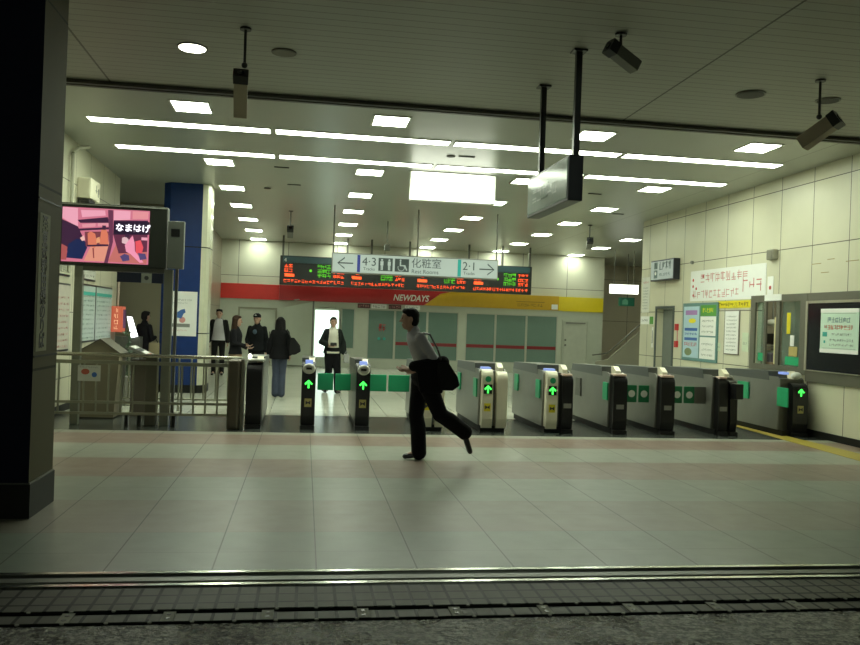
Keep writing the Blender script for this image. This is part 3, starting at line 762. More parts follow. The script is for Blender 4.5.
# stain marks
bm = bmesh.new(); f = fXr(XR, 12.3, 0)
for a, b, w in ((.15, 2.75, .25), (.4, 2.6, .2), (.55, 2.8, .18), (1.0, 2.74, .3)): f.rect(bm, a, b, a + w, b + .012, .0005, .002)
tag(put('tape_mark', bm, mat('tape_brown', (.35, .27, .12), .7), loc=(XR, 12, 2.6)), 'thin brown tape marks on the wall above the dark display case', 'tape')
# door 3: dark doorway
d3 = bpy.data.objects.new('door_3', None); COL.objects.link(d3); d3.location = (XR, 17.5, 0); d3['kind'] = 'structure'
g = bmesh.new(); box(g, XR - .02, 17.05, 0, XR + .22, 17.119, 2.16); box(g, XR - .02, 17.951, 0, XR + .22, 18.02, 2.16); box(g, XR - .02, 17.119, 2.101, XR + .22, 17.951, 2.16)
put('door_frame', g, mat('doorway_grey', (.10, .12, .11), .4, .3), d3)
put('door_leaf', B(XR + .15, 17.125, .01, XR + .19, 17.945, 2.095), mat('door_leaf_grey', (.17, .19, .17), .4), d3)
put('door_handle', B(XR + .10, 17.22, .95, XR + .148, 17.25, 1.10), steel_dk, d3)
# ticket office window: frame, room behind, things inside
w4 = bpy.data.objects.new('window_9', None); COL.objects.link(w4); w4.location = (XR, 13.07, 1.04); w4['kind'] = 'structure'
g = bmesh.new()
x0 = XR - .035; x1 = XR - .002
for y0, y1, z0, z1 in ((12.18, 12.36, .96, 2.29), (13.72, 13.87, .96, 2.29), (12.36, 13.72, 2.17, 2.29), (12.36, 13.72, .96, 1.08), (12.95, 13.05, 1.08, 2.17), (13.36, 13.43, 1.08, 2.17)):
    box(g, x0, y0, z0, x1, y1, z1)
put('window_frame', g, frame_grey, w4)
def glass_mat():
    m, nt, b = new_mat('clear_glass'); setp(b, (.7, .9, .85), .03); b.inputs['Transmission Weight'].default_value = .95; b.inputs['IOR'].default_value = 1.1
    return m
GL = glass_mat()
put('pane', B(XR + .02, 12.36, 1.08, XR + .03, 12.95, 2.17), GL, w4)
put('pane', B(XR + .02, 13.43, 1.08, XR + .03, 13.72, 2.17), GL, w4)
OX = XR + .2
g = bmesh.new()
box(g, OX + 1.3, 11.6, 0, OX + 1.4, 14.9, 3); box(g, OX, 11.5, 0, OX + 1.4, 11.6, 3); box(g, OX, 14.9, 0, OX + 1.4, 15.0, 3); box(g, OX, 11.5, 3, OX + 1.4, 15, 3.1)
struct('wall_office', g, mat('office_wall', (.36, .32, .24), .6))
lm = put('ceiling_light', B(OX + .3, 12.4, 2.96, OX + .7, 13.8, 2.995), glow('office_fill_lamp', (.9, 1, .78), 6.0), loc=(OX + .5, 13.1, 2.96)); tag(lm, 'added ceiling lamp panel brightening the ticket office behind the window', 'ceiling light')  # lamp panel added to brighten the office interior
t = thing('counter', 'ticket office counter seen through the office window', 'counter', (OX + .3, 13, 0))
put('counter_top', B(OX + .005, 11.65, 1.0, OX + .5, 14.85, 1.05), frame_grey, t)
put('counter_front', B(OX + .35, 11.65, 0, OX + .4, 14.85, 1.0), grey_pl, t)
t = thing('desk_monitor', 'small black screen inside the ticket office window', 'monitor', (OX + .6, 13.55, 1.05))
put('screen', B(OX + .40, 14.0, 1.42, OX + .44, 14.4, 1.62, bev=.01), black, t)
put('stand', B(OX + .41, 14.17, 1.051, OX + .45, 14.23, 1.45), grey_pl, t)
t = thing('desk_lamp', 'pale dome shaped object high inside the ticket office', 'lamp', (OX + .7, 13.6, 1.75))
put('dome', ell(bmesh.new(), (OX + .5, 14.35, 1.82), .12, .16, .07), white_pl, t, smooth=True)
put('arm', T((OX + .5, 14.35, 1.85), (OX + .5, 14.35, 2.99), .012), grey_pl, t)
t = thing('paper_stack', 'untidy pale papers on the ticket office counter', 'papers', (OX + .25, 13.3, 1.05))
g = bmesh.new()
for i, (y, z) in enumerate(((13.8, 1.30), (13.95, 1.35), (13.88, 1.39))): box(g, OX + .12, y - .15, z, OX + .34, y + .15, z + .012)
box(g, OX + .2, 13.75, 1.05, OX + .3, 14.02, 1.30)
put('sheets', g, mat('paper_grey', (.4, .42, .36), .6), t)
t = thing('staff_bag', 'dull violet bag on the ticket office counter', 'bag', (OX + .1, 13.32, 1.05))
put('bag_body', B(OX + .03, 13.55, 1.051, OX + .11, 13.75, 1.27, bev=.03), mat('bag_violet', (.12, .09, .12), .7), t)
put('bag_base', B(OX + .025, 13.53, 1.055, OX + .115, 13.77, 1.11, bev=.01), mat('bag_tan', (.28, .17, .11), .7), t)
fo = fXr(XR + .018, 13.72, 0)
for i, (a0, a1, z0, z1, m, l) in enumerate(((.06, .22, 1.13, 1.27, green_fl, 'green plate low in the left pane of the ticket office window'), (.90, 1.32, 1.10, 1.24, green_fl, 'green plate low in the right pane of the ticket office window'), (.92, 1.02, 1.62, 1.98, ink_yellow, 'yellow vertical label in the right pane of the ticket office window'), (1.03, 1.14, 1.42, 1.60, paper, 'small white label below the yellow one in the ticket office window'), (1.0, 1.24, 1.25, 1.41, mat('label_tan', (.45, .36, .12), .6), 'tan square label above the right green plate in the ticket office window'))):
    tag(put('window_label', fo.rect(bmesh.new(), a0, z0, a1, z1, 0, .006), m, loc=(XR + .018, 13.8 - (a0 + a1) / 2, z0)), l, 'label')
tag(put('window_label', fXr(XR - .036, 13.42, 0).rect(bmesh.new(), 0, 2.19, .52, 2.30, 0, .006), paper, loc=(XR - .036, 13.2, 2.19)), 'small white strip label on the frame above the ticket office window', 'label')
g = bmesh.new(); box(g, XR - .03, 13.06, 1.1, XR - .012, 13.10, 1.9); tag(put('window_label', g, mat('strip_cream', (.6, .55, .3), .5), loc=(XR - .03, 13.08, 1.1)), 'narrow cream strip on the middle mullion of the ticket office window', 'label')
# steel band and dark display case
struct('trim_5', B(XR - .03, 5.3, 2.165, XR - .002, 12.18, 2.29), frame_grey)
struct('trim_6', B(XR - .03, 5.3, .86, XR - .002, 12.18, 1.04), frame_grey)
t = thing('display_case', 'dark glazed display case on the right wall at the picture edge', 'display case', (XR, 11, 1.04))
put('dark_glass', B(XR - .05, 9.0, 1.06, XR - .003, 12.12, 2.12), dark_glass, t)
g = bmesh.new(); box(g, XR - .06, 12.12, 1.045, XR - .003, 12.175, 2.16); box(g, XR - .06, 9.0, 2.122, XR - .003, 12.12, 2.16); box(g, XR - .06, 9.0, 1.045, XR - .003, 12.12, 1.058)
put('case_frame', g, mat('case_frame_pale', (.5, .47, .36), .3, .5), t)
t = thing('case_poster', 'pale green white notice on the dark display case', 'poster', (XR - .05, 11.3, 1.35))
f = fXr(XR - .05, 11.78, 0)
put('sheet', f.rect(bmesh.new(), 0, 1.35, .90, 2.03, .001, .006), paper_green, t)
g = bmesh.new(); f.rect(g, 0, 1.35, .90, 1.41, .006, .009); f.rect(g, 0, 1.97, .90, 2.03, .006, .009); put('sheet_edge', g, paper, t)
put('blue_heading', f.glyphs(bmesh.new(), .18, 1.82, .72, 1.90, 6, .006, .009, 6), mat('ink_slate', (.12, .22, .26), .6), t)
put('red_heading', f.glyphs(bmesh.new(), .10, 1.71, .80, 1.78, 9, .006, .009, 6), mat('ink_orange_red', (.6, .14, .08), .6), t)
g = bmesh.new(); f.glyphs(g, .28, 1.62, .75, 1.655, 10, .006, .009, 3); f.glyphs(g, .24, 1.53, .8, 1.57, 10, .006, .009, 3); f.glyphs(g, .24, 1.46, .8, 1.495, 10, .006, .009, 3); f.rect(g, .06, 1.42, .84, 1.425, .006, .008); f.rect(g, .06, 1.955, .84, 1.96, .006, .008)
put('print', g, ink_grey, t)
g = bmesh.new(); f.rect(g, .06, 1.60, .17, 1.67, .006, .009); f.rect(g, .09, 1.50, .13, 1.54, .006, .009); put('green_mark', g, ink_teal, t)

# ------------------------------------------------------------------ left wall things
XL = -3.72
def left_board(name, label, cat, y0, y1, z0, z1, m, rows=0, mi=ink_grey, head=None, depth=.02):
    t = thing(name, label, cat, (XL, (y0 + y1) / 2, z0)); f = fXl(XL, y0, 0); w = y1 - y0
    put('board_frame', f.rect(bmesh.new(), -.03, z0 - .03, w + .03, z1 + .03, .001, depth), black, t)
    put('sheet', f.rect(bmesh.new(), 0, z0, w, z1, depth, depth + .006), m, t); d = depth + .006
    if rows:
        g = bmesh.new(); h = (z1 - z0) * .85 / rows
        for q in range(rows): f.glyphs(g, .05, z0 + .03 + q * h, w - .05, z0 + .03 + q * h + h * .4, 12, d, d + .003, 3)
        put('print', g, mi, t)
    if head: put('heading_bar', f.rect(bmesh.new(), .02, z1 - .16, w - .02, z1 - .10, d, d + .003), head, t)
tt = mat('timetable_pale', (.42, .50, .46), .5)
left_board('timetable_board', 'nearer pale green timetable board on the left wall behind the railing', 'timetable', 14.35, 15.34, 1.08, 2.02, tt, 10, mat('ink_pale', (.30, .38, .36), .6), ink_teal)
left_board('timetable_board', 'farther pale green timetable board on the left wall', 'timetable', 15.42, 16.60, 1.08, 2.02, tt, 10, mat('ink_pale', (.30, .38, .36), .6), ink_teal)
left_board('wall_notice', 'small white notice above the nearer timetable board', 'notice', 14.4, 15.3, 2.14, 2.40, mat('paper_dim', (.5, .5, .44), .6), 2)
left_board('wall_notice', 'long pink and green notices on the left wall just beyond the dark pillar', 'notice', 12.7, 13.75, .98, 1.98, mat('notice_pinkish', (.48, .45, .38), .6), 9, ink_pink)
left_board('wall_notice', 'pale lettered panel high on the left wall beyond the pillar', 'notice', 13.0, 13.7, 2.15, 2.5, mat('notice_sand', (.5, .5, .36), .6), 1, ink_grey)
t = thing('wall_speaker', 'cream box with rounded base high on the left wall', 'wall box', (XL + .1, 15.1, 3.4))
put('box_body', B(XL + .001, 14.0, 3.42, XL + .22, 14.62, 3.76, bev=.03), cream, t)
put('lower_scoop', B(XL + .02, 14.03, 3.34, XL + .20, 14.4, 3.419, bev=.02), black, t)
g = bmesh.new(); f = fXl(XL + .22, 14.0, 3.42); f.glyphs(g, .3, .08, .55, .26, 2, .001, .005, 3); put('mark', g, grey_pl, t)
g = bmesh.new(); path(g, [(XL + .05, 13.55, 2.2), (XL + .05, 13.55, 4.05), (XL + .08, 13.7, 4.16), (XL + .18, 13.95, 4.24)], .03)
tag(put('conduit_pipe', g, mat('conduit_cream', (.45, .45, .34), .5), loc=(XL + .05, 13.55, 2.2)), 'cream conduit pipe running up the left wall to the ceiling', 'pipe')
# orange sign, bright slanted panel, rack and stand
t = thing('lantern_sign', 'orange red box sign with pale vertical characters behind the railing', 'sign', (-3.6, 16.9, 1.25))
put('box_body', B(-3.71, 16.66, 1.20, -3.50, 16.95, 1.70, bev=.01), glow('sign_orange', (.75, .16, .08), .32), t)
g = bmesh.new(); f = fY(-3.71, 16.66, 1.20)
for q in range(4): f.glyphs(g, .06, .04 + q * .115, .15, .12 + q * .115, 1, .0005, .004, 4)
put('lettering', g, glow('sign_yellow_txt', (.9, .6, .35), .7), t)
put('side_plate', B(-3.495, 16.7, 1.28, -3.485, 16.92, 1.64), mat('plate_violet', (.12, .05, .12), .5), t)
put('bracket', T((-3.62, 16.8, 1.70), (-3.62, 16.8, 2.3), .02), mat('post_pinkish', (.5, .4, .33), .5), t)
t = thing('lit_panel', 'bright white slanted fluorescent panel beside the orange sign', 'light panel', (-3.4, 16.9, 0))
put('glow_face', prism(bmesh.new(), [(-3.31, 16.6, 1.10), (-3.19, 16.6, 1.13), (-3.31, 16.6, 1.50), (-3.40, 16.6, 1.51)], (0, .03, 0)), glow('panel_white', (.92, .95, 1.0), 3.2), t)
put('cabinet', B(-3.62, 16.64, 0.0, -3.15, 16.9, 1.12), mat('cabinet_dark', (.06, .06, .05), .5), t)
t = thing('leaflet_stand', 'gable topped tan leaflet stand behind the railing at left', 'stand', (-2.98, 13.0, 0))
put('body', prism(bmesh.new(), [(-3.34, 12.75, .02), (-2.76, 12.75, .02), (-2.70, 12.75, .98), (-2.98, 12.75, 1.17), (-3.30, 12.75, .98)], (0, .55, 0)), mat('stand_tan', (.22, .19, .125), .5), t)
g = bmesh.new(); prism(g, [(-2.68, 12.74, .975), (-2.98, 12.74, 1.19), (-3.33, 12.74, .975), (-3.33, 12.74, .955), (-2.98, 12.74, 1.17), (-2.68, 12.74, .955)], (0, .57, 0))
put('roof_board', g, mat('stand_tan_dark', (.13, .12, .085), .5), t)
t = thing('leaflet_rack', 'low slanted rack holding leaflets right of the leaflet stand', 'rack', (-2.5, 13.2, 0))
put('rack_board', prism(bmesh.new(), [(-2.62, 13.0, 1.08), (-2.28, 13.0, .92), (-2.28, 13.0, .88), (-2.64, 13.0, 1.04)], (0, .5, 0)), grey_pl, t)
put('rack_body', B(-2.6, 13.1, 0, -2.32, 13.45, .88), mat('rack_brown', (.14, .12, .09), .5), t)
for i, (x, m, l) in enumerate(((-2.60, paper, 'white leaflet with a dark photo, leftmost on the slanted rack'), (-2.52, ink, 'dark leaflet on the slanted rack'), (-2.44, paper, 'white leaflet at the right end of the slanted rack'), (-2.36, mat('leaflet_rust', (.4, .14, .1), .6), 'rust red leaflet at the low end of the slanted rack'))):
    z = 1.082 - (x + 2.62) * .47
    o = put('leaflet', prism(bmesh.new(), [(x, 13.03, z - .002), (x + .065, 13.03, z - .0325), (x + .065, 13.03, z - .0245), (x, 13.03, z + .006)], (0, .3, 0)), m, loc=(x, 13.03, z))
    tag(o, l, 'leaflet')
t = thing('potted_plant', 'small dark leafy plant beside the leaflet rack', 'plant', (-3.05, 14.6, 0))
put('pot', T((-2.95, 14.6, 0), (-2.95, 14.6, .5), .12, .16), grey_pl, t)
g = bmesh.new()
for i in range(60):
    a = random.random() * 2 * PI; r = random.random() * .17; z = .52 + random.random() * .72
    p = Vector((-2.95 + r * math.cos(a), 14.6 + r * math.sin(a), z)); u = Vector((math.cos(a + 1), math.sin(a + 1), .4)) * .05; v = Vector((-.3, .2, .8)) * .06
    g.faces.new([g.verts.new(q) for q in (p - u, p + v * .2, p + u, p + v + u * .3)])
g2 = bmesh.new(); tube(g2, (-2.95, 14.6, .5), (-2.95, 14.6, 1.2), .012); put('stem', g2, mat('stem_green', (.04, .06, .03), .6), t)
put('foliage', g, mat('leaf_dark', (.05, .09, .055), .5), t)

# ------------------------------------------------------------------ railing
fen = mat('railing_steel', (.36, .36, .28), .32, .8, .1)
fen_dk = mat('railing_post_dark', (.13, .125, .095), .4, .5, .1)
Y0 = 12.0
t = thing('railing', 'long steel railing with upright bars between dark pillar and ticket gates', 'railing', (-2.1, Y0, 0))
g = bmesh.new(); tube(g, (-3.68, Y0, .99), (-1.045, Y0, .99), .026); put('top_rail', g, mat('rail_shiny', (.5, .49, .4), .2, .95), t)
put('middle_rail', B(-3.68, Y0 - .02, .86, -1.045, Y0 + .02, .91), fen, t)
put('lower_rail', B(-3.6, Y0 - .02, .31, -1.045, Y0 + .02, .345), fen, t)
put('bottom_rail', B(-3.6, Y0 - .02, .155, -1.045, Y0 + .02, .19), fen, t)
x = -3.5
while x < -1.1:
    if min(abs(x + 2.12), abs(x + 3.14)) > .09 and abs(x + 1.91) > .05:
        put('bar', T((x, Y0, .19), (x, Y0, .86), .014, n=8), fen, t)
    x += .165
for x in (-2.42, -2.25, -1.78):
    put('foot_bracket', B(x - .02, Y0 - .03, 0, x + .02, Y0 + .03, .155), base_dk, t)
put('wide_post', B(-2.19, Y0 + .03, 0, -2.03, Y0 + .17, .97, bev=.015), fen_dk, t)
t = thing('railing', 'thinner steel railing running behind the first one beside the column', 'railing', (-1.6, 13.9, 0))
put('top_rail', T((-3.0, 13.9, .9), (-1.0, 13.9, .9), .022), fen, t)
put('bottom_rail', T((-3.0, 13.9, .2), (-1.0, 13.9, .2), .016), fen, t)
for i in range(11): put('bar', T((-2.98 + i * .196, 13.9, 0 if i in (0, 5, 10) else .2), (-2.98 + i * .196, 13.9, .9), .014, n=8), fen, t)
t = thing('end_post', 'rounded dark steel end post closing the railing beside the first gate', 'post', (-.97, 12.0, 0))
put('wide_panel', B(-1.03, 11.72, .0, -.86, 12.12, .98, bev=.04, seg=3), mat('post_brown', (.09, .078, .055), .35, .4), t)
put('inner_post', B(-.855, 11.74, .0, -.812, 12.0, .99, bev=.018), fen_dk, t)
put('cream_ball', ell(bmesh.new(), (-.745, 11.88, 1.03), .032, .032, .042), glow('ball_cream', (.85, .9, .72), 1.3), t, smooth=True)  # small cream ball with its own emission
t = thing('fence_notice', 'small white notice with red and blue drawings hung on the railing', 'notice', (-3.02, Y0 - .04, .70))
f = fY(-3.08, Y0 - .025, 0)
put('sheet', f.rect(bmesh.new(), 0, .62, .30, .84, 0, .006), mat('notice_white', (.55, .56, .5), .6), t)
put('red_drawing', f.disc(bmesh.new(), .10, .75, .055, .006, .009, ry=.04), mat('ink_brick', (.45, .1, .06), .6), t)
put('blue_drawing', f.disc(bmesh.new(), .22, .71, .035, .006, .009), ink_blue, t)
put('print', f.glyphs(bmesh.new(), .03, .80, .27, .825, 10, .006, .008, 3), ink_grey, t)

# ------------------------------------------------------------------ television on its steel frame
t = thing('television_stand', 'tall steel post frame carrying the television at left', 'stand', (-2.5, 12.1, 0))
for x, w in ((-3.14, .055), (-1.93, .06)):
    put('post', B(x - w, 12.06, 0, x + w, 12.16, 2.22, bev=.008), mat('tv_post', (.26, .27, .22), .35, .6), t)
put('side_rail', B(-1.84, 12.08, 0, -1.80, 12.13, 2.85), steel_dk, t)
put('cross_bar', B(-3.14, 12.07, 2.16, -1.9, 12.15, 2.22), steel_dk, t)
t = thing('television', 'wide flat television showing a pink lit room scene', 'television', (-2.67, 12.0, 2.21))
put('cabinet', B(-3.40, 12.0, 2.222, -1.96, 12.2, 3.09, bev=.015), mat('tv_cabinet', (.03, .035, .028), .35), t)
put('edge_strip', B(-3.39, 11.99, 3.062, -1.97, 11.999, 3.078), mat('edge_pale', (.4, .42, .36), .3), t)
f = fY(-3.36, 12.0, 2.27)
W, Hh = 1.16, .755
def em(n, c, s=.5): return glow('screen_' + n, c, s)
put('screen', f.rect(bmesh.new(), 0, 0, W, Hh, .001, .006), em('pink', (.72, .20, .30)), t)
DK, PK, OR, SA = (.05, .015, .05), (.95, .42, .55), (.80, .22, .13), (.85, .34, .24)
pic = [
    ('floor_area', [(.30, .02), (.62, .02), (.66, .30), (.42, .30)], SA), ('floor_area', [(.62, .02), (1.14, .01), (1.14, .18), (.72, .26)], (.62, .18, .16)),
    ('ceiling_panel', [(.0, .75), (.20, .745), (.21, .48), (.0, .60)], PK), ('ceiling_panel', [(.24, .72), (.56, .73), (.57, .66), (.26, .62)], PK),
    ('ceiling_panel', [(.68, .74), (.90, .74), (.90, .62), (.68, .60)], PK), ('ceiling_panel', [(.93, .74), (1.14, .74), (1.14, .64), (.93, .63)], (.85, .32, .36)),
    ('ceiling_panel', [(.26, .52), (.44, .545), (.44, .50), (.27, .48)], (.85, .35, .42)), ('ceiling_panel', [(.47, .55), (.62, .56), (.62, .51), (.47, .505)], (.85, .35, .42)),
    ('dark_wall', [(0, .16), (0, .58), (.21, .49), (.29, .32), (.22, .12)], DK),
    ('blue_seat', [(.07, .05), (.28, .04), (.34, .20), (.31, .29), (.20, .32), (.09, .24)], (.01, .02, .09)),
    ('seat_edge', [(0, .02), (.07, .02), (.08, .20), (.0, .24)], (.45, .10, .10)),
    ('lamp_face', [(.24, .33), (.29, .37), (.31, .31), (.27, .29)], (.95, .55, .5)),
    ('beam', [(.20, .58), (.60, .64), (.62, .56), (.24, .54)], DK), ('beam', [(.22, .46), (.62, .50), (.62, .47), (.22, .43)], DK),
    ('beam', [(.68, .60), (1.14, .62), (1.14, .59), (.68, .58)], DK),
    ('post', [(.60, .74), (.67, .74), (.68, .30), (.62, .0), (.57, .0), (.63, .28)], (.16, .04, .09)),
    ('dark_crowd', [(.30, .42), (.62, .44), (.62, .24), (.32, .22)], (.22, .05, .07)),
    ('orange_figure', [(.34, .40), (.38, .43), (.44, .40), (.47, .27), (.44, .20), (.35, .24)], OR), ('orange_figure', [(.52, .46), (.58, .48), (.61, .40), (.62, .26), (.50, .26)], OR),
    ('orange_figure', [(.46, .34), (.50, .36), (.51, .28), (.46, .27)], (.9, .4, .2)), ('figure_head', [(.53, .52), (.58, .52), (.58, .46), (.53, .46)], DK),
    ('bench', [(.34, .24), (.62, .26), (.62, .235), (.34, .215)], DK), ('table_leg', [(.41, .20), (.43, .20), (.44, .06), (.425, .06)], (.3, .06, .06)),
    ('caption_band', [(.68, .58), (1.16, .60), (1.16, .42), (.68, .40)], (.02, .008, .03)),
    ('dark_crowd', [(.68, .40), (1.14, .42), (1.14, .18), (.76, .14)], (.14, .03, .07)),
    ('white_patch', [(.80, .36), (.85, .38), (.89, .34), (.87, .27), (.80, .29)], (.85, .55, .6)), ('figure_head', [(.84, .42), (.90, .42), (.90, .37), (.84, .37)], DK),
    ('pink_figure', [(.84, .26), (.94, .40), (.97, .30), (.98, .18), (1.10, .03), (1.05, .02), (.92, .14), (.86, .17)], (1.0, .35, .52)),
    ('red_figure', [(.98, .32), (1.05, .34), (1.09, .24), (1.07, .14), (.99, .16)], (.9, .10, .13)),
    ('pink_shelf', [(1.06, .38), (1.14, .38), (1.14, .34), (1.06, .34)], PK),
    ('cushion', [(.78, .10), (.84, .14), (.90, .12), (.91, .05), (.82, .03)], (.10, .07, .20)), ('cushion', [(1.02, .16), (1.12, .15), (1.14, .08), (1.05, .06)], (.10, .07, .20)),
]
for i, (nm, pts, c) in enumerate(pic):
    put('screen_' + nm, f.poly(bmesh.new(), pts, .006 + i * .0002, .0068 + i * .0002), glow('screen_%s_%d' % (nm, i), c, .5), t)
text('caption', 'なまはげ', .118, em('white', (.95, .92, 1.0), 1.2), t, f.mtx(.705, .46, .014), bold=.002)
t = thing('control_box', 'grey metal box on a pole right of the television', 'box', (-1.84, 12.05, 2.22))
put('box_body', B(-1.945, 11.98, 2.23, -1.72, 12.07, 2.90, bev=.01), mat('box_grey', (.17, .185, .16), .4, .3), t)
put('dark_opening', B(-1.90, 11.972, 2.68, -1.78, 11.979, 2.79), black, t)
t = thing('hanging_plate', 'dark navy sign with a small white pictogram below the television', 'sign', (-2.26, 12.05, 2.02))
put('plate', B(-2.62, 12.03, 2.015, -1.995, 12.055, 2.155), mat('plate_navy', (.008, .012, .03), .4), t)
f = fY(-2.62, 12.03, 2.015)
put('pictogram', f.rect(bmesh.new(), .33, .0, .47, .135, 0, .005), mat('picto_dim', (.28, .30, .25), .5), t)
g = bmesh.new(); f.disc(g, .40, .07, .03, .005, .007); put('symbol', g, ink, t)

# ------------------------------------------------------------------ ticket gates
def side_profile(x, y0, y1, z0, z1, r=.09, lean=.03):
    pts = [(x, y0 + lean, z0), (x, y1 - lean, z0)]
    for k in range(5): a = k * PI / 8; pts.append((x, y1 - r + r * math.cos(a), z1 - r + r * math.sin(a)))
    for k in range(5): a = PI / 2 + k * PI / 8; pts.append((x, y0 + r + r * math.cos(a), z1 - r + r * math.sin(a)))
    return pts
cap_cream = mat('cap_cream', (.85, .80, .60), .3, 0, .04)
def gate(xl, xr, cols, label, side=True, ylen=1.95, y0=11.92, ring=True, flaps=(), hood=True, box_unit=None, ztop=.93):
    t = thing('ticket_gate', label, 'ticket gate', ((xl + xr) / 2, y0 + .2, 0), 'automatic ticket gates')
    yb = y0 + ylen
    put('plinth', B(xl + .02, y0 + .05, 0, xr - .02, yb - .08, .09), base_dk, t)
    for x in (xl, xr - .018):
        put('side_panel', prism(bmesh.new(), side_profile(x, y0 + .12, yb, .09, ztop), (.018, 0, 0)), gate_side, t)
    put('core', B(xl + .019, y0 + .14, .09, xr - .019, yb - .03, ztop - .03), steel_dk, t)
    if hood:
        g = bmesh.new(); prism(g, [(xl - .003, y0 + .42, ztop - .07), (xl - .003, yb - .02, ztop - .07), (xl - .003, yb - .07, ztop + .045), (xl - .003, y0 + .55, ztop + .08), (xl - .003, y0 + .45, ztop + .075)], (xr - xl + .006, 0, 0))
        put('top_hood', g, gate_top, t)
        g = prism(bmesh.new(), [(xr - .10, y0 + .24, ztop - .04), (xr - .10, y0 + .44, ztop - .04), (xr - .10, y0 + .44, ztop + .085), (xr - .10, y0 + .36, ztop + .085), (xr - .10, y0 + .25, ztop + .02)], (.085, 0, 0)); put('end_cap', g, cap_cream, t)
    for (x0, x1, m, zt, arrow_z, kind) in cols:
        # curved front column
        pts = [(x0, y0 + .24, .06), (x0, y0 + .02, .06), (x0, y0 - .01, .2), (x0, y0, zt - .12)]
        for k in range(6): a = PI - k * PI / 10; pts.append((x0, y0 + .12 + .12 * math.cos(a), zt - .12 + .12 * math.sin(a)))
        pts.append((x0, y0 + .24, zt))
        g = prism(bmesh.new(), pts, (x1 - x0, 0, 0))
        put('front_column', g, m, t)
        f = fY(x0, y0 - .004, 0); w = x1 - x0; c = w / 2
        if m is black:
            put('column_foot', B(x0 - .004, y0 - .03, .0, x1 + .004, y0 + .2, .06), black, t)
        if arrow_z:
            put('display', f.rect(bmesh.new(), c - .062, arrow_z - .07, c + .062, arrow_z + .07, 0, .008), black, t)
            g = bmesh.new(); s = .06; z = arrow_z
            f.poly(g, [(c, z + s), (c + s * .95, z + .005), (c + s * .72, z - s * .22), (c + s * .2, z + s * .28), (c + s * .2, z - s), (c - s * .2, z - s), (c - s * .2, z + s * .28), (c - s * .72, z - s * .22), (c - s * .95, z + .005)], .008, .012)
            put('green_arrow', g, M_arrow, t)
            zs = arrow_z - .27
            put('sticker', f.rect(bmesh.new(), c - .05, zs - .06, c + .05, zs + .06, 0, .006), ink_yellow if m is not black else mat('sticker_yellow', (.52, .46, .16), .5), t)
            g = bmesh.new(); f.poly(g, [(c - .035, zs - .03), (c, zs - .005), (c + .035, zs - .03), (c + .035, zs + .03), (c, zs + .008), (c - .035, zs + .03)], .006, .009); put('sticker_mark', g, ink, t)
        if kind == 'ring':
            u = bmesh.new(); yy, zz = y0 + .02, zt - .085
            n_ = 24; R_, r_ = .062, .024
            rings = []
            for i in range(n_ + 1):
                a = 2 * PI * i / n_; cx, czz = R_ * math.cos(a) * 1.1, R_ * math.sin(a) * .85
                ctr = Vector((x0 + c + cx, yy - .02, zz + czz)); ra = Vector((math.cos(a), 0, math.sin(a)))
                rings.append([ctr + ra * r_ * math.cos(b) + Vector((0, -1, 0)) * r_ * math.sin(b) for b in [2 * PI * q / 8 for q in range(8)]])
            loft(u, rings, close=False); bmesh.ops.remove_doubles(u, verts=u.verts, dist=1e-5)
            put('reader_ring', u, white_pl, t, smooth=True)
            put('reader_face', f.disc(bmesh.new(), c, zz, .06, .0, .010, ry=.05), white_pl, t); put('reader_slot', f.rect(bmesh.new(), c - .04, zz - .012, c + .04, zz + .018, .010, .03), base_dk, t)
            put('blue_display', B(x0 + c - .055, y0 + .05, zt - .02, x0 + c + .055, y0 + .20, zt + .035, bev=.01), glow('blue_display', (.25, .35, .75), .6), t)
            put('code_label', f.glyphs(bmesh.new(), c - .05, .24, c + .05, .29, 4, 0, .004, 3), ink_grey, t)
        elif kind == 'disc':
            put('reader_disc', f.disc(bmesh.new(), c, zt - .14, .045, .002, .014), green_fl, t)
            put('code_label', f.rect(bmesh.new(), c - .02, .20, c + .02, .24, 0, .004), grey_pl, t)
            put('blue_display', B(x0 + .01, y0 + .13, zt - .03, x1 - .01, y0 + .28, zt + .03, bev=.01), glow('blue_display', (.25, .35, .75), .6), t)
        elif kind == 'pink':
            put('lit_cap', B(x0 + .01, y0 + .02, zt - .02, x1 - .01, y0 + .16, zt + .015, bev=.01), mat('cap_pink', (.80, .60, .50), .3), t)
            put('label_plate', f.rect(bmesh.new(), c - .06, .38, c + .06, .45, 0, .005), mat('label_grey', (.28, .28, .24), .5), t)
            put('label_plate', f.rect(bmesh.new(), c - .05, .20, c + .05, .25, 0, .005), mat('label_grey', (.28, .28, .24), .5), t)
    for (yy, zz, w, h, m) in flaps:   # folded flaps showing on the side
        put('folded_flap', B(xl - .022, yy, zz, xl - .001, yy + w, zz + h, bev=.006), m, t)
    if box_unit:
        put('card_unit', B(*box_unit, bev=.02), black, t)
    return t
def flap_pair(x0, x1, yy, parent_left, parent_right, m, dot=False, z0=.46, z1=.73):
    mid = (x0 + x1) / 2
    for a, b, p in ((x0, mid - .015, parent_left), (mid + .015, x1, parent_right)):
        o = put('flap', B(a, yy, z0, b, yy + .03, z1, bev=.012), m, p)
        if dot: put('flap_dot', fY(0, yy, 0).disc(bmesh.new(), (a + b) / 2, (z0 + z1) / 2, .055, .0, .004), white_pl, o)
K = black
g1 = gate(-.80, -.56, [(-.79, -.57, K, .93, 0, 'plain')], 'black fronted ticket gate at the left end beside the railing', ztop=.93)
put('top_plate', B(-.80, 11.95, .955, -.54, 12.3, .985, bev=.01), mat('plate_pale', (.5, .52, .45), .3, .4), g1)
g2 = gate(-.01, .19, [(-.01, .19, K, .96, .655, 'ring')], 'slim black ticket gate with green arrow and white ring, second from left')
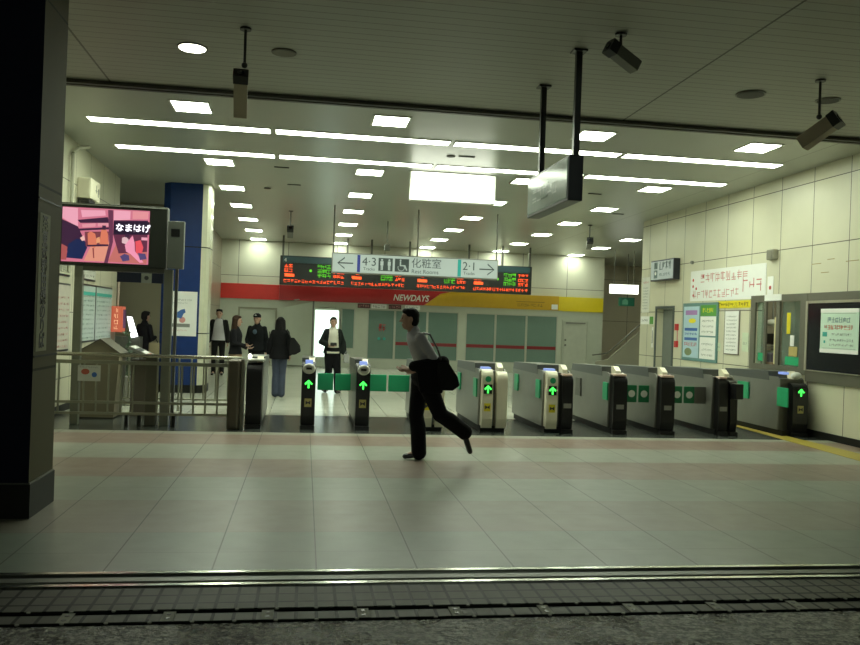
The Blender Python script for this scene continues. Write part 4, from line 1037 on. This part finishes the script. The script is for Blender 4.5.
g3 = gate(.775, .975, [(.775, .975, K, .96, .655, 'ring')], 'slim black ticket gate with green arrow, third from left before the running man')
g4 = gate(1.74, 2.08, [(1.76, 1.90, cream, .93, .64, 'disc'), (1.95, 2.08, cream, .90, 0, 'plain')], 'ticket gate mostly hidden behind the running man', flaps=((12.3, .5, .24, .26, green_fl),))
fl = ((12.15, .5, .22, .28, green_fl), (13.45, .5, .22, .28, green_fl))
g5 = gate(2.62, 3.03, [(2.65, 2.81, cream, .93, .64, 'disc'), (2.87, 3.03, cream, .90, 0, 'plain')], 'ticket gate with two cream columns and a green arrow, right of the man', flaps=fl)
g6 = gate(3.61, 4.05, [(3.64, 3.81, cream, .93, .64, 'disc'), (3.88, 4.05, K, .88, 0, 'pink')], 'ticket gate with one cream and one black column', flaps=fl)
g7 = gate(4.66, 4.91, [(4.69, 4.91, K, .90, 0, 'pink')], 'silver sided gate with black column, just left of the round dotted flaps', flaps=((12.06, .5, .2, .27, green_fl), (13.3, .45, .25, .3, steel_dk)))
g8 = gate(5.43, 5.68, [(5.46, 5.68, K, .90, 0, 'pink')], 'silver sided gate with black column standing between two pairs of dotted flaps')
g9 = gate(6.36, 6.72, [(6.41, 6.56, K, .90, 0, 'pink'), (6.60, 6.72, K, .86, 0, 'plain')], 'wide gate with two black columns and a small black box at its side', box_unit=(6.60, 11.76, .58, 6.73, 11.93, .82))
g10 = gate(7.50, 7.92, [(7.66, 7.92, K, .84, .70, 'plain')], 'rightmost ticket gate against the wall with large green folded flaps', flaps=((11.78, .47, .30, .30, green_fl), (12.93, .50, .36, .28, green_fl)), ylen=1.9)
put('reader_ring', ell(bmesh.new(), (7.74, 11.98, .96), .09, .06, .06), white_pl, g10, smooth=True)
put('blue_display', B(7.56, 12.05, .97, 7.66, 12.2, 1.01, bev=.01), glow('blue_display', (.25, .35, .75), .6), g10)
flap_pair(.24, .77, 13.2, g2, g3, green_fl)
flap_pair(1.0, 1.72, 13.2, g3, g4, green_fl)
flap_pair(5.03, 5.41, 12.25, g7, g8, green_dk, True)
flap_pair(5.79, 6.17, 12.25, g8, g9, green_dk, True)
put('flap_shadow_plate', B(6.165, 12.24, .46, 6.355, 12.29, .73, bev=.01), steel_dk, g9)  # dark plate joining flap to gate, standing in for the shadow there

# ------------------------------------------------------------------ people
def bake(bm, voxel, smooth=6):
    me = bpy.data.meshes.new('tmp'); bm.to_mesh(me); bm.free()
    o = bpy.data.objects.new('tmp', me); COL.objects.link(o)
    r = o.modifiers.new('r', 'REMESH'); r.mode = 'VOXEL'; r.voxel_size = voxel; r.use_smooth_shade = True
    s = o.modifiers.new('s', 'SMOOTH'); s.factor = .5; s.iterations = smooth
    bpy.context.view_layer.update()
    res = bpy.data.meshes.new_from_object(o.evaluated_get(bpy.context.evaluated_depsgraph_get()))
    bpy.data.objects.remove(o); bpy.data.meshes.remove(me)
    for p in res.polygons: p.use_smooth = True
    return res
def caps(bm, a, b, ra, rb, n=12, side=None, flat=1):
    a, b = Vector(a), Vector(b)
    if (b - a).length < 1e-5: b = a + Vector((0, 0, 1e-3))
    u, v, d = frame(b - a)
    if side is not None:
        u = (Vector(side) - d * Vector(side).dot(d)).normalized(); v = d.cross(u).normalized()
    rings = []
    for k in (-80, -50, -20): q = math.radians(k); rings.append((a + d * ra * math.sin(q), ra * math.cos(q)))
    for k in (20, 50, 80): q = math.radians(k); rings.append((b + d * rb * math.sin(q), rb * math.cos(q)))
    loft(bm, [[p + (u * math.cos(2 * PI * i / n) + v * flat * math.sin(2 * PI * i / n)) * r for i in range(n)] for p, r in rings])
STD = dict(pel=(0, 0, .93), waist=(0, .0, 1.08), chest=(0, .0, 1.28), neck=(0, -.01, 1.45), head=(0, .02, 1.585),
           shL=(.165, -.01, 1.375), elL=(.22, -.03, 1.12), wrL=(.235, .04, .87), shR=(-.165, -.01, 1.375), elR=(-.22, -.03, 1.12), wrR=(-.235, .04, .87),
           hpL=(.09, 0, .90), knL=(.10, .02, .49), anL=(.10, -.02, .085), hpR=(-.09, 0, .90), knR=(-.10, .02, .49), anR=(-.10, -.02, .085),
           toeL=(.12, .13, .035), toeR=(-.12, .13, .035), hfL=(0, .15, -1), hfR=(0, .15, -1))
skin_m = mat('skin', (.40, .24, .17), .5, 0, .06)
hair_m = mat('hair_black', (.007, .006, .006), .7, 0, .1, spec=.15)
def person(loc, heading, label, pose, height=1.7, clothes=(), hair='short', head_turn=0, hair_mat=None, voxel=.009, female=False, shoes=None):
    """local frame of the pose: x towards the figure's left, y forward, z up. heading: world angle of forward."""
    J = dict(STD)
    if female:
        for k in ('sh', 'hp', 'kn', 'an', 'toe'):
            q = {'sh': .86, 'hp': .88, 'kn': .72, 'an': .62, 'toe': .7}[k]
            for S_ in 'LR': v = J[k + S_]; J[k + S_] = (v[0] * q, v[1], v[2])
    J.update(pose); s = height / 1.70
    hd = Vector((math.cos(heading), math.sin(heading), 0)); lf = Vector((-hd.y, hd.x, 0)); L0 = Vector(loc)
    def W(p): return L0 + (lf * p[0] + hd * p[1] + Vector((0, 0, 1)) * p[2]) * s
    Q = {k: (W(v) if k[:2] != 'hf' else (lf * v[0] + hd * v[1] + Vector((0, 0, 1)) * v[2]).normalized()) for k, v in J.items()}
    ht = heading + head_turn; fh = Vector((math.cos(ht), math.sin(ht), 0)); lh = Vector((-fh.y, fh.x, 0)); up = Vector((0, 0, 1))
    rotH = Matrix((lh, fh, up)).transposed()
    t = thing('person', label, 'person', loc)
    sw = .92 if female else 1
    def ring(c, w, d, n=18): return [c + lf * (w * math.cos(2 * PI * i / n)) * s + hd * (d * math.sin(2 * PI * i / n)) * s for i in range(n)]
    def torso(bm, inf, low=None, top=True, flare=0):
        P, Wt, Cc, N = Q['pel'], Q['waist'], Q['chest'], Q['neck']
        secs = []
        if low:
            for k in range(3): q = k / 3; secs.append((P - up * low * s * (1 - q), .165 + flare * (1 - q), .115 + flare * (1 - q)))
        else: secs.append((P - up * .09 * s, .10, .08))
        secs += [(P, .168, .115), (P.lerp(Wt, .5), .15, .105), (Wt, .135 if not female else .125, .098), (Wt.lerp(Cc, .5), .15, .108), (Cc, .165 * sw, .118), (Cc.lerp(N, .40), .165 * sw, .105), (Cc.lerp(N, .65), .135 * sw, .088), (Cc.lerp(N, .85), .09 * sw, .072)]
        if top: secs.append((N + up * .0, .06, .06))
        loft(bm, [ring(c, w + inf, d + inf) for c, w, d in secs])
    def arm(bm, S, inf, end=1.0):
        a, b, c = Q['sh' + S], Q['el' + S], Q['wr' + S]
        caps(bm, Q['chest'].lerp(Q['neck'], .45), a, (.055 + inf * .6) * s, (.046 + inf * .6) * s)
        caps(bm, a, b, (.048 * sw + inf * .8) * s, (.040 * sw + inf * .8) * s)
        caps(bm, b, b.lerp(c, end), (.041 * sw + inf) * s, (.041 - .014 * end + inf) * s)
    def leg(bm, S, inf, cuff=0):
        a, b, c = Q['hp' + S], Q['kn' + S], Q['an' + S]
        caps(bm, a, b, (.088 + inf) * s, (.055 + inf) * s); m = b.lerp(c, .35) - hd * .012
        caps(bm, b, m, (.055 + inf) * s, (.054 + inf + cuff * .3) * s); caps(bm, m, c, (.054 + inf + cuff * .3) * s, (.036 + inf + cuff) * s)
    # body
    bm = bmesh.new(); torso(bm, 0)
    caps(bm, Q['neck'] - up * .03, Q['head'] - up * .03 * s, .058 * s * sw, .052 * s * sw)
    hc = Q['head']
    ell(bm, hc + up * .012 * s, .074 * s, .093 * s, .108 * s, rotH); ell(bm, hc + fh * .028 * s - up * .065 * s, .050 * s, .055 * s, .052 * s, rotH)
    caps(bm, hc + fh * .088 * s + up * .012 * s, hc + fh * .104 * s - up * .022 * s, .009 * s, .014 * s)
    caps(bm, hc + fh * .075 * s - up * .060 * s + lh * .018 * s, hc + fh * .075 * s - up * .060 * s - lh * .018 * s, .010 * s, .010 * s)
    for q in (1, -1): ell(bm, hc + lh * q * .076 * s - fh * .004 * s, .012 * s, .022 * s, .032 * s, rotH, 8)
    for S in 'LR':
        arm(bm, S, 0); leg(bm, S, 0)
        w_, hf = Q['wr' + S], Q['hf' + S]; sg = 1 if S == 'L' else -1
        sd = (hd - hf * hd.dot(hf)); sd = sd.normalized() if sd.length > .1 else lf
        pn = hf.cross(sd).normalized() * sg
        pe = w_ + hf * .085 * s
        caps(bm, w_, pe, .030 * s, .038 * s, side=sd, flat=.45)
        for k, (o_, ln) in enumerate(((.028, .070), (.010, .080), (-.009, .074), (-.027, .058))):
            r0 = pe + sd * o_ * s; d1 = (hf + pn * .25).normalized(); d2 = (hf + pn * .9).normalized()
            m1 = r0 + d1 * ln * .55 * s; caps(bm, r0 - hf * .01, m1, .0095 * s, .009 * s, 8); caps(bm, m1, m1 + d2 * ln * .45 * s, .009 * s, .008 * s, 8)
        r0 = w_ + hf * .03 * s + sd * .025 * s; m1 = r0 + (hf * .7 + sd * .7).normalized() * .04 * s
        caps(bm, r0, m1, .012 * s, .0105 * s, 8); caps(bm, m1, m1 + (hf * .95 + pn * .3).normalized() * .03 * s, .0105 * s, .009 * s, 8)
        caps(bm, Q['an' + S], Q['toe' + S], .040 * s, .028 * s)
    me = bake(bm, voxel * s, 3)
    me.transform(Matrix.Translation(-L0)); me.materials.append(skin_m); me.name = 'body'
    o = bpy.data.objects.new('body', me); COL.objects.link(o); o.parent = t
    def shell(name, bm, m, vx=.012, lab=None):
        me = bake(bm, vx, 6); me.transform(Matrix.Translation(-L0)); me.materials.clear(); me.materials.append(m); me.name = name
        o = bpy.data.objects.new(name, me); COL.objects.link(o); o.parent = t
        if lab: o['label'] = lab
        return o
    # eyes, brows, mouth
    for q in (1, -1):
        put('eye', ell(bmesh.new(), hc + fh * .083 * s + lh * q * .030 * s + up * .012 * s, .012 * s, .008 * s, .006 * s, rotH, 8), hair_m, t, smooth=True)
        put('eyebrow', ell(bmesh.new(), hc + fh * .082 * s + lh * q * .030 * s + up * .034 * s, .018 * s, .010 * s, .004 * s, rotH, 8), hair_m, t, smooth=True)
    put('mouth', ell(bmesh.new(), hc + fh * .081 * s - up * .060 * s, .020 * s, .008 * s, .005 * s, rotH, 8), mat('lips', (.30, .10, .08), .5), t, smooth=True)
    # hair
    hm = hair_mat or hair_m; bm = bmesh.new()
    ell(bm, hc - fh * .018 * s + up * .045 * s, .083 * s, .094 * s, .086 * s, rotH); ell(bm, hc - fh * .040 * s - up * .005 * s, .078 * s, .070 * s, .085 * s, rotH)
    if hair in ('short', 'messy'):
        ell(bm, hc + fh * .035 * s + up * .088 * s, .066 * s, .055 * s, .035 * s, rotH)
        if hair == 'messy':
            for k in range(14):
                a = k * 2 * PI / 14; ell(bm, hc + (lh * math.cos(a) * .055 + fh * math.sin(a) * .055 + up * (.085 + .008 * (k % 2))) * s, .032 * s, .032 * s, .03 * s, rotH, 8)
    if hair == 'long':
        for k in range(9):
            a = PI + (k - 4) * .34; d_ = (lh * math.sin(a) + fh * math.cos(a))
            caps(bm, hc + d_ * .065 * s + up * .03 * s, hc + d_ * (.10 + .015 * (k % 2)) * s - up * (.30 + .03 * (k % 3)) * s, .044 * s, .036 * s)
        ell(bm, hc + fh * .05 * s + up * .085 * s, .064 * s, .040 * s, .030 * s, rotH)
    if hair == 'tied': ell(bm, hc - fh * .11 * s - up * .02 * s, .045 * s, .05 * s, .06 * s, rotH); ell(bm, hc + fh * .04 * s + up * .085 * s, .066 * s, .05 * s, .03 * s, rotH)
    shell('hair', bm, hm, .010)
    shm = shoes or black
    for S in 'LR':
        bm = bmesh.new(); a, b = Q['an' + S], Q['toe' + S]; d_ = (b - a); d_.z *= .3 if abs(d_.z) < .12 else 1; d_.normalize()
        hl = a + (b - a).normalized() * -.02 - (up * .035 if abs((b - a).z) < .12 else up * .02); hl.z = max(hl.z, L0.z + .045)
        caps(bm, hl, b, .046 * s, .040 * s, side=lf, flat=.85); caps(bm, a, a.lerp(hl, .6), .044 * s, .044 * s)
        shell('shoe', bm, shm, .010)
    for c in clothes:
        k, m, kw = c; bm = bmesh.new(); lab = kw.get('label')
        if k == 'trousers':
            inf = kw.get('inf', .014); torso_low = bmesh.new()
            P, Wt = Q['pel'], Q['waist']
            loft(bm, [ring(P - up * .10 * s, .12, .10), ring(P - up * .02, .17 + inf, .118 + inf), ring(P.lerp(Wt, .5), .152 + inf, .108 + inf), ring(Wt, .138 + inf * .6, .10 + inf * .6)])
            for S in 'LR': leg(bm, S, inf, kw.get('cuff', .02))
            shell('trousers', bm, m, .011, lab)
        elif k == 'skirt':
            P, Wt = Q['pel'], Q['waist']; zl = kw.get('low', .35)
            loft(bm, [ring(P - up * zl * s, .19, .16), ring(P, .18, .13), ring(Wt, .145, .11)]); shell('skirt', bm, m, .012, lab)
        elif k in ('jacket', 'shirt', 'coat'):
            inf = kw.get('inf', .018); torso(bm, inf, kw.get('low'), True, kw.get('flare', .015))
            for S in 'LR': arm(bm, S, inf * .9, kw.get('sleeve', .95))
            caps(bm, Q['neck'] - up * .02, Q['neck'] + up * .02 * s, .072 * s, .068 * s)
            o = shell(k, bm, m, .011, lab)
            if kw.get('open'):
                me = o.data; q = bmesh.new(); q.from_mesh(me); zt = (Q['neck'].z - L0.z); zb = Q['pel'].z - L0.z
                dead = []
                for f_ in q.faces:
                    c_ = f_.calc_center_median() - (Q['chest'] - L0); c_.z = 0
                    zz = f_.calc_center_median().z; w_ = (kw['open'][0] + (kw['open'][1] - kw['open'][0]) * min(1, max(0, (zt - zz) / (zt - zb)))) * s
                    if abs(c_.dot(lf)) < w_ and c_.dot(hd) > .03 and zz < zt + .1 * s: dead.append(f_)
                bmesh.ops.delete(q, geom=dead, context='FACES'); q.to_mesh(me); q.free()
        elif k == 'cap':
            ell(bm, hc + up * .062 * s, .088 * s, .102 * s, .066 * s, rotH); ell(bm, hc + up * .055 * s + fh * .11 * s, .065 * s, .06 * s, .012 * s, rotH); shell('cap', bm, m, .009, lab)
    return t, Q, (hd, lf, up, s, hc, fh, lh)
lavender = mat('shirt_lavender', (.34, .33, .35), .7, 0, .05)
blackc = mat('cloth_black', (.007, .007, .008), .9, 0, .2, spec=.15)
darkc = mat('cloth_charcoal', (.012, .012, .012), .9, 0, .2, spec=.15)
denim = mat('denim_blue', (.035, .045, .075), .8, 0, .2, 20)
whitec = mat('shirt_white', (.62, .60, .50), .7, 0, .05)
greyw = mat('shirt_pale_grey', (.42, .41, .42), .7, 0, .05)
# the hurrying man (faces left)
t, Q, fr_ = person((1.37, 9.38, 0), PI, 'running man in pale grey shirt and black trousers, leaning forward, dark jacket over his arm', dict(
    pel=(0, -.02, .93), waist=(0, -.02, 1.07), chest=(0, .03, 1.25), neck=(0, .11, 1.41), head=(0, .165, 1.555),
    shL=(.17, .06, 1.36), elL=(.20, -.10, 1.12), wrL=(.20, .07, 1.02), hfL=(-.1, 1, -.25),
    shR=(-.17, .09, 1.355), elR=(-.22, .0, 1.10), wrR=(-.17, .12, 1.00), hfR=(.1, 1, -.1),
    hpL=(.085, -.02, .90), knL=(.10, -.20, .52), anL=(.10, -.47, .34), toeL=(.10, -.54, .13),
    hpR=(-.085, -.0, .90), knR=(-.09, .045, .50), anR=(-.08, .0, .085), toeR=(-.08, .145, .035)),
    height=1.78, hair='messy', voxel=.007, clothes=(
    ('trousers', blackc, dict(inf=.034, cuff=.022)), ('shirt', lavender, dict(inf=.020, sleeve=.55, low=.02))))
x0 = 1.40
t = thing('jacket', 'dark jacket draped over the running man\'s forearm', 'jacket', (x0 - .05, 9.15, .8))
bm = bmesh.new()
caps(bm, (1.24, 9.17, 1.10), (1.56, 9.17, 1.15), .065, .085, side=(0, 1, 0), flat=1); caps(bm, (1.34, 9.20, .86), (1.56, 9.20, .90), .05, .06)
loft(bm, [[Vector((a, 9.13 + b * .05, z)) for a, b in ((1.27 - w, 0), (1.27 - w, 1), (1.60 + w, 1.6), (1.62 + w, .2), (1.45, -.5))] for z, w in ((.80, -.05), (.95, -.01), (1.14, .01))])
me = bake(bm, .011, 8); me.transform(Matrix.Translation(-Vector(t.location))); me.materials.append(blackc)
o = bpy.data.objects.new('draped_cloth', me); COL.objects.link(o); o.parent = t
t = thing('shoulder_bag', 'soft black bag swinging behind the running man\'s hip', 'bag', (1.68, 9.15, .85))
bm = bmesh.new(); loft(bm, [[Vector((x, y, z)) for x, y in ((xa, 9.08), (xa, 9.20), (xb, 9.20), (xb, 9.08))] for z, xa, xb in ((.84, 1.56, 1.68), (.90, 1.52, 1.76), (1.0, 1.50, 1.73), (1.16, 1.50, 1.62))])
me = bake(bm, .012, 10); me.transform(Matrix.Translation(-Vector(t.location))); me.materials.append(darkc)
o = bpy.data.objects.new('bag_body', me); COL.objects.link(o); o.parent = t
bm = bmesh.new(); path(bm, [(1.55, 9.12, 1.14), (1.49, 9.08, 1.30), (1.40, 9.12, 1.465), (1.34, 9.20, 1.48)], .011, 8); put('strap', bm, black, t)

# people beyond the gates
person((-2.24, 22.4, 0), -PI / 2, 'young man in pale shirt with dark sleeves standing right of the blue column', dict(), 1.75, clothes=(
    ('trousers', darkc, {}), ('shirt', greyw, dict(inf=.024, low=.03, sleeve=.3)), ('jacket', darkc, dict(open=(.09, .17), low=.0, inf=.032))), hair='messy')
t, Q, _ = person((-1.33, 16.6, 0), -.15, 'woman with long brown hair and dark jacket beside the end post', dict(elR=(-.21, .02, 1.13), wrR=(-.17, .24, 1.08), hfR=(.2, 1, 0), elL=(.21, -.02, 1.13), wrL=(.15, .2, 1.02), hfL=(0, 1, 0)), 1.60, female=True, hair='long',
    hair_mat=mat('hair_brown', (.035, .018, .011), .7, 0, .1, spec=.15), clothes=(('skirt', mat('skirt_tan', (.22, .15, .09), .8), dict(low=.32)), ('jacket', mat('jacket_dark', (.010, .010, .012), .9, spec=.15), dict(low=.04))))
t, Q, F_ = person((-1.0, 18.0, 0), -PI / 2 - .3, 'man in black cap and black jacket with a small print on the chest', dict(elR=(-.23, -.02, 1.12), wrR=(-.14, .18, 1.02), hfR=(.3, 1, -.1)), 1.66, clothes=(
    ('trousers', darkc, {}), ('jacket', mat('jacket_black', (.007, .008, .009), .9, spec=.15), dict(low=.06)), ('cap', blackc, {})))
hd, lf, up, s, hc, fh, lh = F_
put('cap_badge', ell(bmesh.new(), hc + fh * .10 + up * .075, .02, .02, .016), mat('badge_white', (.6, .62, .6), .5), t)
put('chest_print', ell(bmesh.new(), Q['chest'] + hd * .135 + up * .02, .045, .02, .05), mat('print_blue', (.03, .06, .09), .5), t)
t, Q, _ = person((-.47, 16.7, 0), PI / 2 - .1, 'woman seen from behind with long black wavy hair, black coat and blue jeans', dict(elL=(.22, -.02, 1.13), wrR=(-.22, .0, .92)), 1.60, female=True, hair='long', clothes=(
    ('trousers', denim, dict(inf=.02, cuff=.03)), ('coat', blackc, dict(low=.12, flare=.03, inf=.024))))
t = thing('shoulder_bag', 'black shoulder bag on the right arm of the woman in the black coat', 'bag', (-.16, 16.6, .95))
bm = bmesh.new(); loft(bm, [[Vector((x, y, z)) for x, y in ((xa, 16.50), (xa, 16.68), (xb, 16.68), (xb, 16.50))] for z, xa, xb in ((.86, -.28, -.17), (.93, -.30, -.05), (1.05, -.28, -.07), (1.2, -.27, -.19))])
me = bake(bm, .012, 8); me.transform(Matrix.Translation(-Vector(t.location))); me.materials.append(darkc)
o = bpy.data.objects.new('bag_body', me); COL.objects.link(o); o.parent = t
bm = bmesh.new(); path(bm, [(-.25, 16.58, 1.18), (-.30, 16.56, 1.28), (-.335, 16.62, 1.36)], .012, 8); put('strap', bm, black, t)
t, Q, _ = person((.62, 17.85, 0), -PI / 2 + .1, 'woman walking forward in white top, dark open cardigan and black trousers', dict(
    elR=(-.25, -.02, 1.14), wrR=(-.10, .18, 1.06), hfR=(.8, .5, -.1), elL=(.24, -.04, 1.13), wrL=(.26, .06, .90), knL=(.11, .10, .50), anL=(.12, .14, .085), toeL=(.14, .29, .05), anR=(-.12, -.16, .09), toeR=(-.13, -.02, .035)), 1.64, female=True, hair='tied',
    clothes=(('trousers', blackc, dict(inf=.03)), ('shirt', whitec, dict(inf=.030, low=.04, sleeve=.3)), ('jacket', mat('cardigan_dark', (.014, .018, .016), .9, spec=.15), dict(low=.04, open=(.09, .14), inf=.038))), hair_mat=mat('hair_dark_brown', (.022, .012, .008), .7, spec=.15))
t = thing('handbag', 'small dark pouch held at the waist by the woman in the white top', 'bag', (.58, 17.62, 1.0))
put('bag_body', B(.56, 17.60, 1.02, .70, 17.65, 1.10, bev=.02), black, t)
t = thing('carrier_bag', 'pale carrier bag hanging from the walking woman\'s left hand', 'bag', (.90, 17.75, .6))
put('bag_body', B(.86, 17.72, .66, .98, 17.80, .86, bev=.02), mat('bag_grey', (.34, .35, .33), .6), t)
put('bag_handle', path(bmesh.new(), [(.88, 17.76, .86), (.92, 17.76, .93), (.96, 17.76, .86)], .006, 6), mat('bag_grey', (.34, .35, .33), .6), t)
person((-3.22, 17.45, 0), PI / 2 - .7, 'person all in black walking left of the blue column beyond the railing', dict(elL=(.28, .05, 1.16), wrL=(.24, .28, 1.12), hfL=(0, 1, 0), elR=(-.24, .0, 1.12), wrR=(-.1, .2, 1.15), hfR=(.8, .4, 0), knL=(.12, .12, .5), anL=(.14, .16, .09), toeL=(.16, .30, .05), anR=(-.12, -.2, .11), toeR=(-.13, -.06, .04)), 1.62, clothes=(
    ('trousers', blackc, {}), ('jacket', blackc, dict(low=.05))))
t = thing('tote_bag', 'tan bag carried beside the person in black left of the column', 'bag', (-2.95, 17.2, .85))
put('bag_body', B(-3.06, 17.04, .72, -2.86, 17.14, 1.0, bev=.02), mat('bag_khaki', (.25, .21, .12), .7), t)
put('bag_handle', path(bmesh.new(), [(-3.03, 17.09, 1.0), (-2.96, 17.09, 1.12), (-2.89, 17.09, 1.0)], .008, 6), darkc, t)

# ------------------------------------------------------------------ light outside, camera, colour
w = bpy.data.worlds.new('night'); S.world = w; w.use_nodes = True
w.node_tree.nodes['Background'].inputs[0].default_value = (.35, .45, .5, 1)
w.node_tree.nodes['Background'].inputs[1].default_value = .012
# dim fill light on the wet road, unseen behind the viewer
def road_fill(x, y, z, e, c, size=.5):
    l = bpy.data.lights.new('road_fill_light', 'AREA'); l.energy = e; l.size = size; l.color = c
    o = bpy.data.objects.new('road_fill_light', l); COL.objects.link(o); o.location = (x, y, z)
    o.rotation_euler = (Vector((x, y, z)) - Vector((2, 5, 0))).to_track_quat('Z', 'Y').to_euler()
road_fill(3, -6, 5, 60, (.85, 1, .8))

yaw, roll = math.radians(8.7), math.radians(2.03)
F = Vector((math.sin(yaw), math.cos(yaw), 0)); R0 = Vector((math.cos(yaw), -math.sin(yaw), 0)); U0 = Vector((0, 0, 1))
R = R0 * math.cos(roll) + U0 * math.sin(roll); U = U0 * math.cos(roll) - R0 * math.sin(roll)
cam = bpy.data.cameras.new('camera'); co = bpy.data.objects.new('camera', cam); COL.objects.link(co)
mm = Matrix((R, U, -F)).transposed().to_4x4(); mm.translation = (0, 0, H); co.matrix_world = mm
cam.sensor_width = 36; cam.lens = 820 / 860 * 36; cam.clip_start = .05
S.camera = co
S.view_settings.view_transform = 'Standard'; S.view_settings.look = 'None'; S.view_settings.gamma = 1
S.view_settings.exposure = 0.70
S.cycles.use_denoising = True
S.cycles.max_bounces = 8
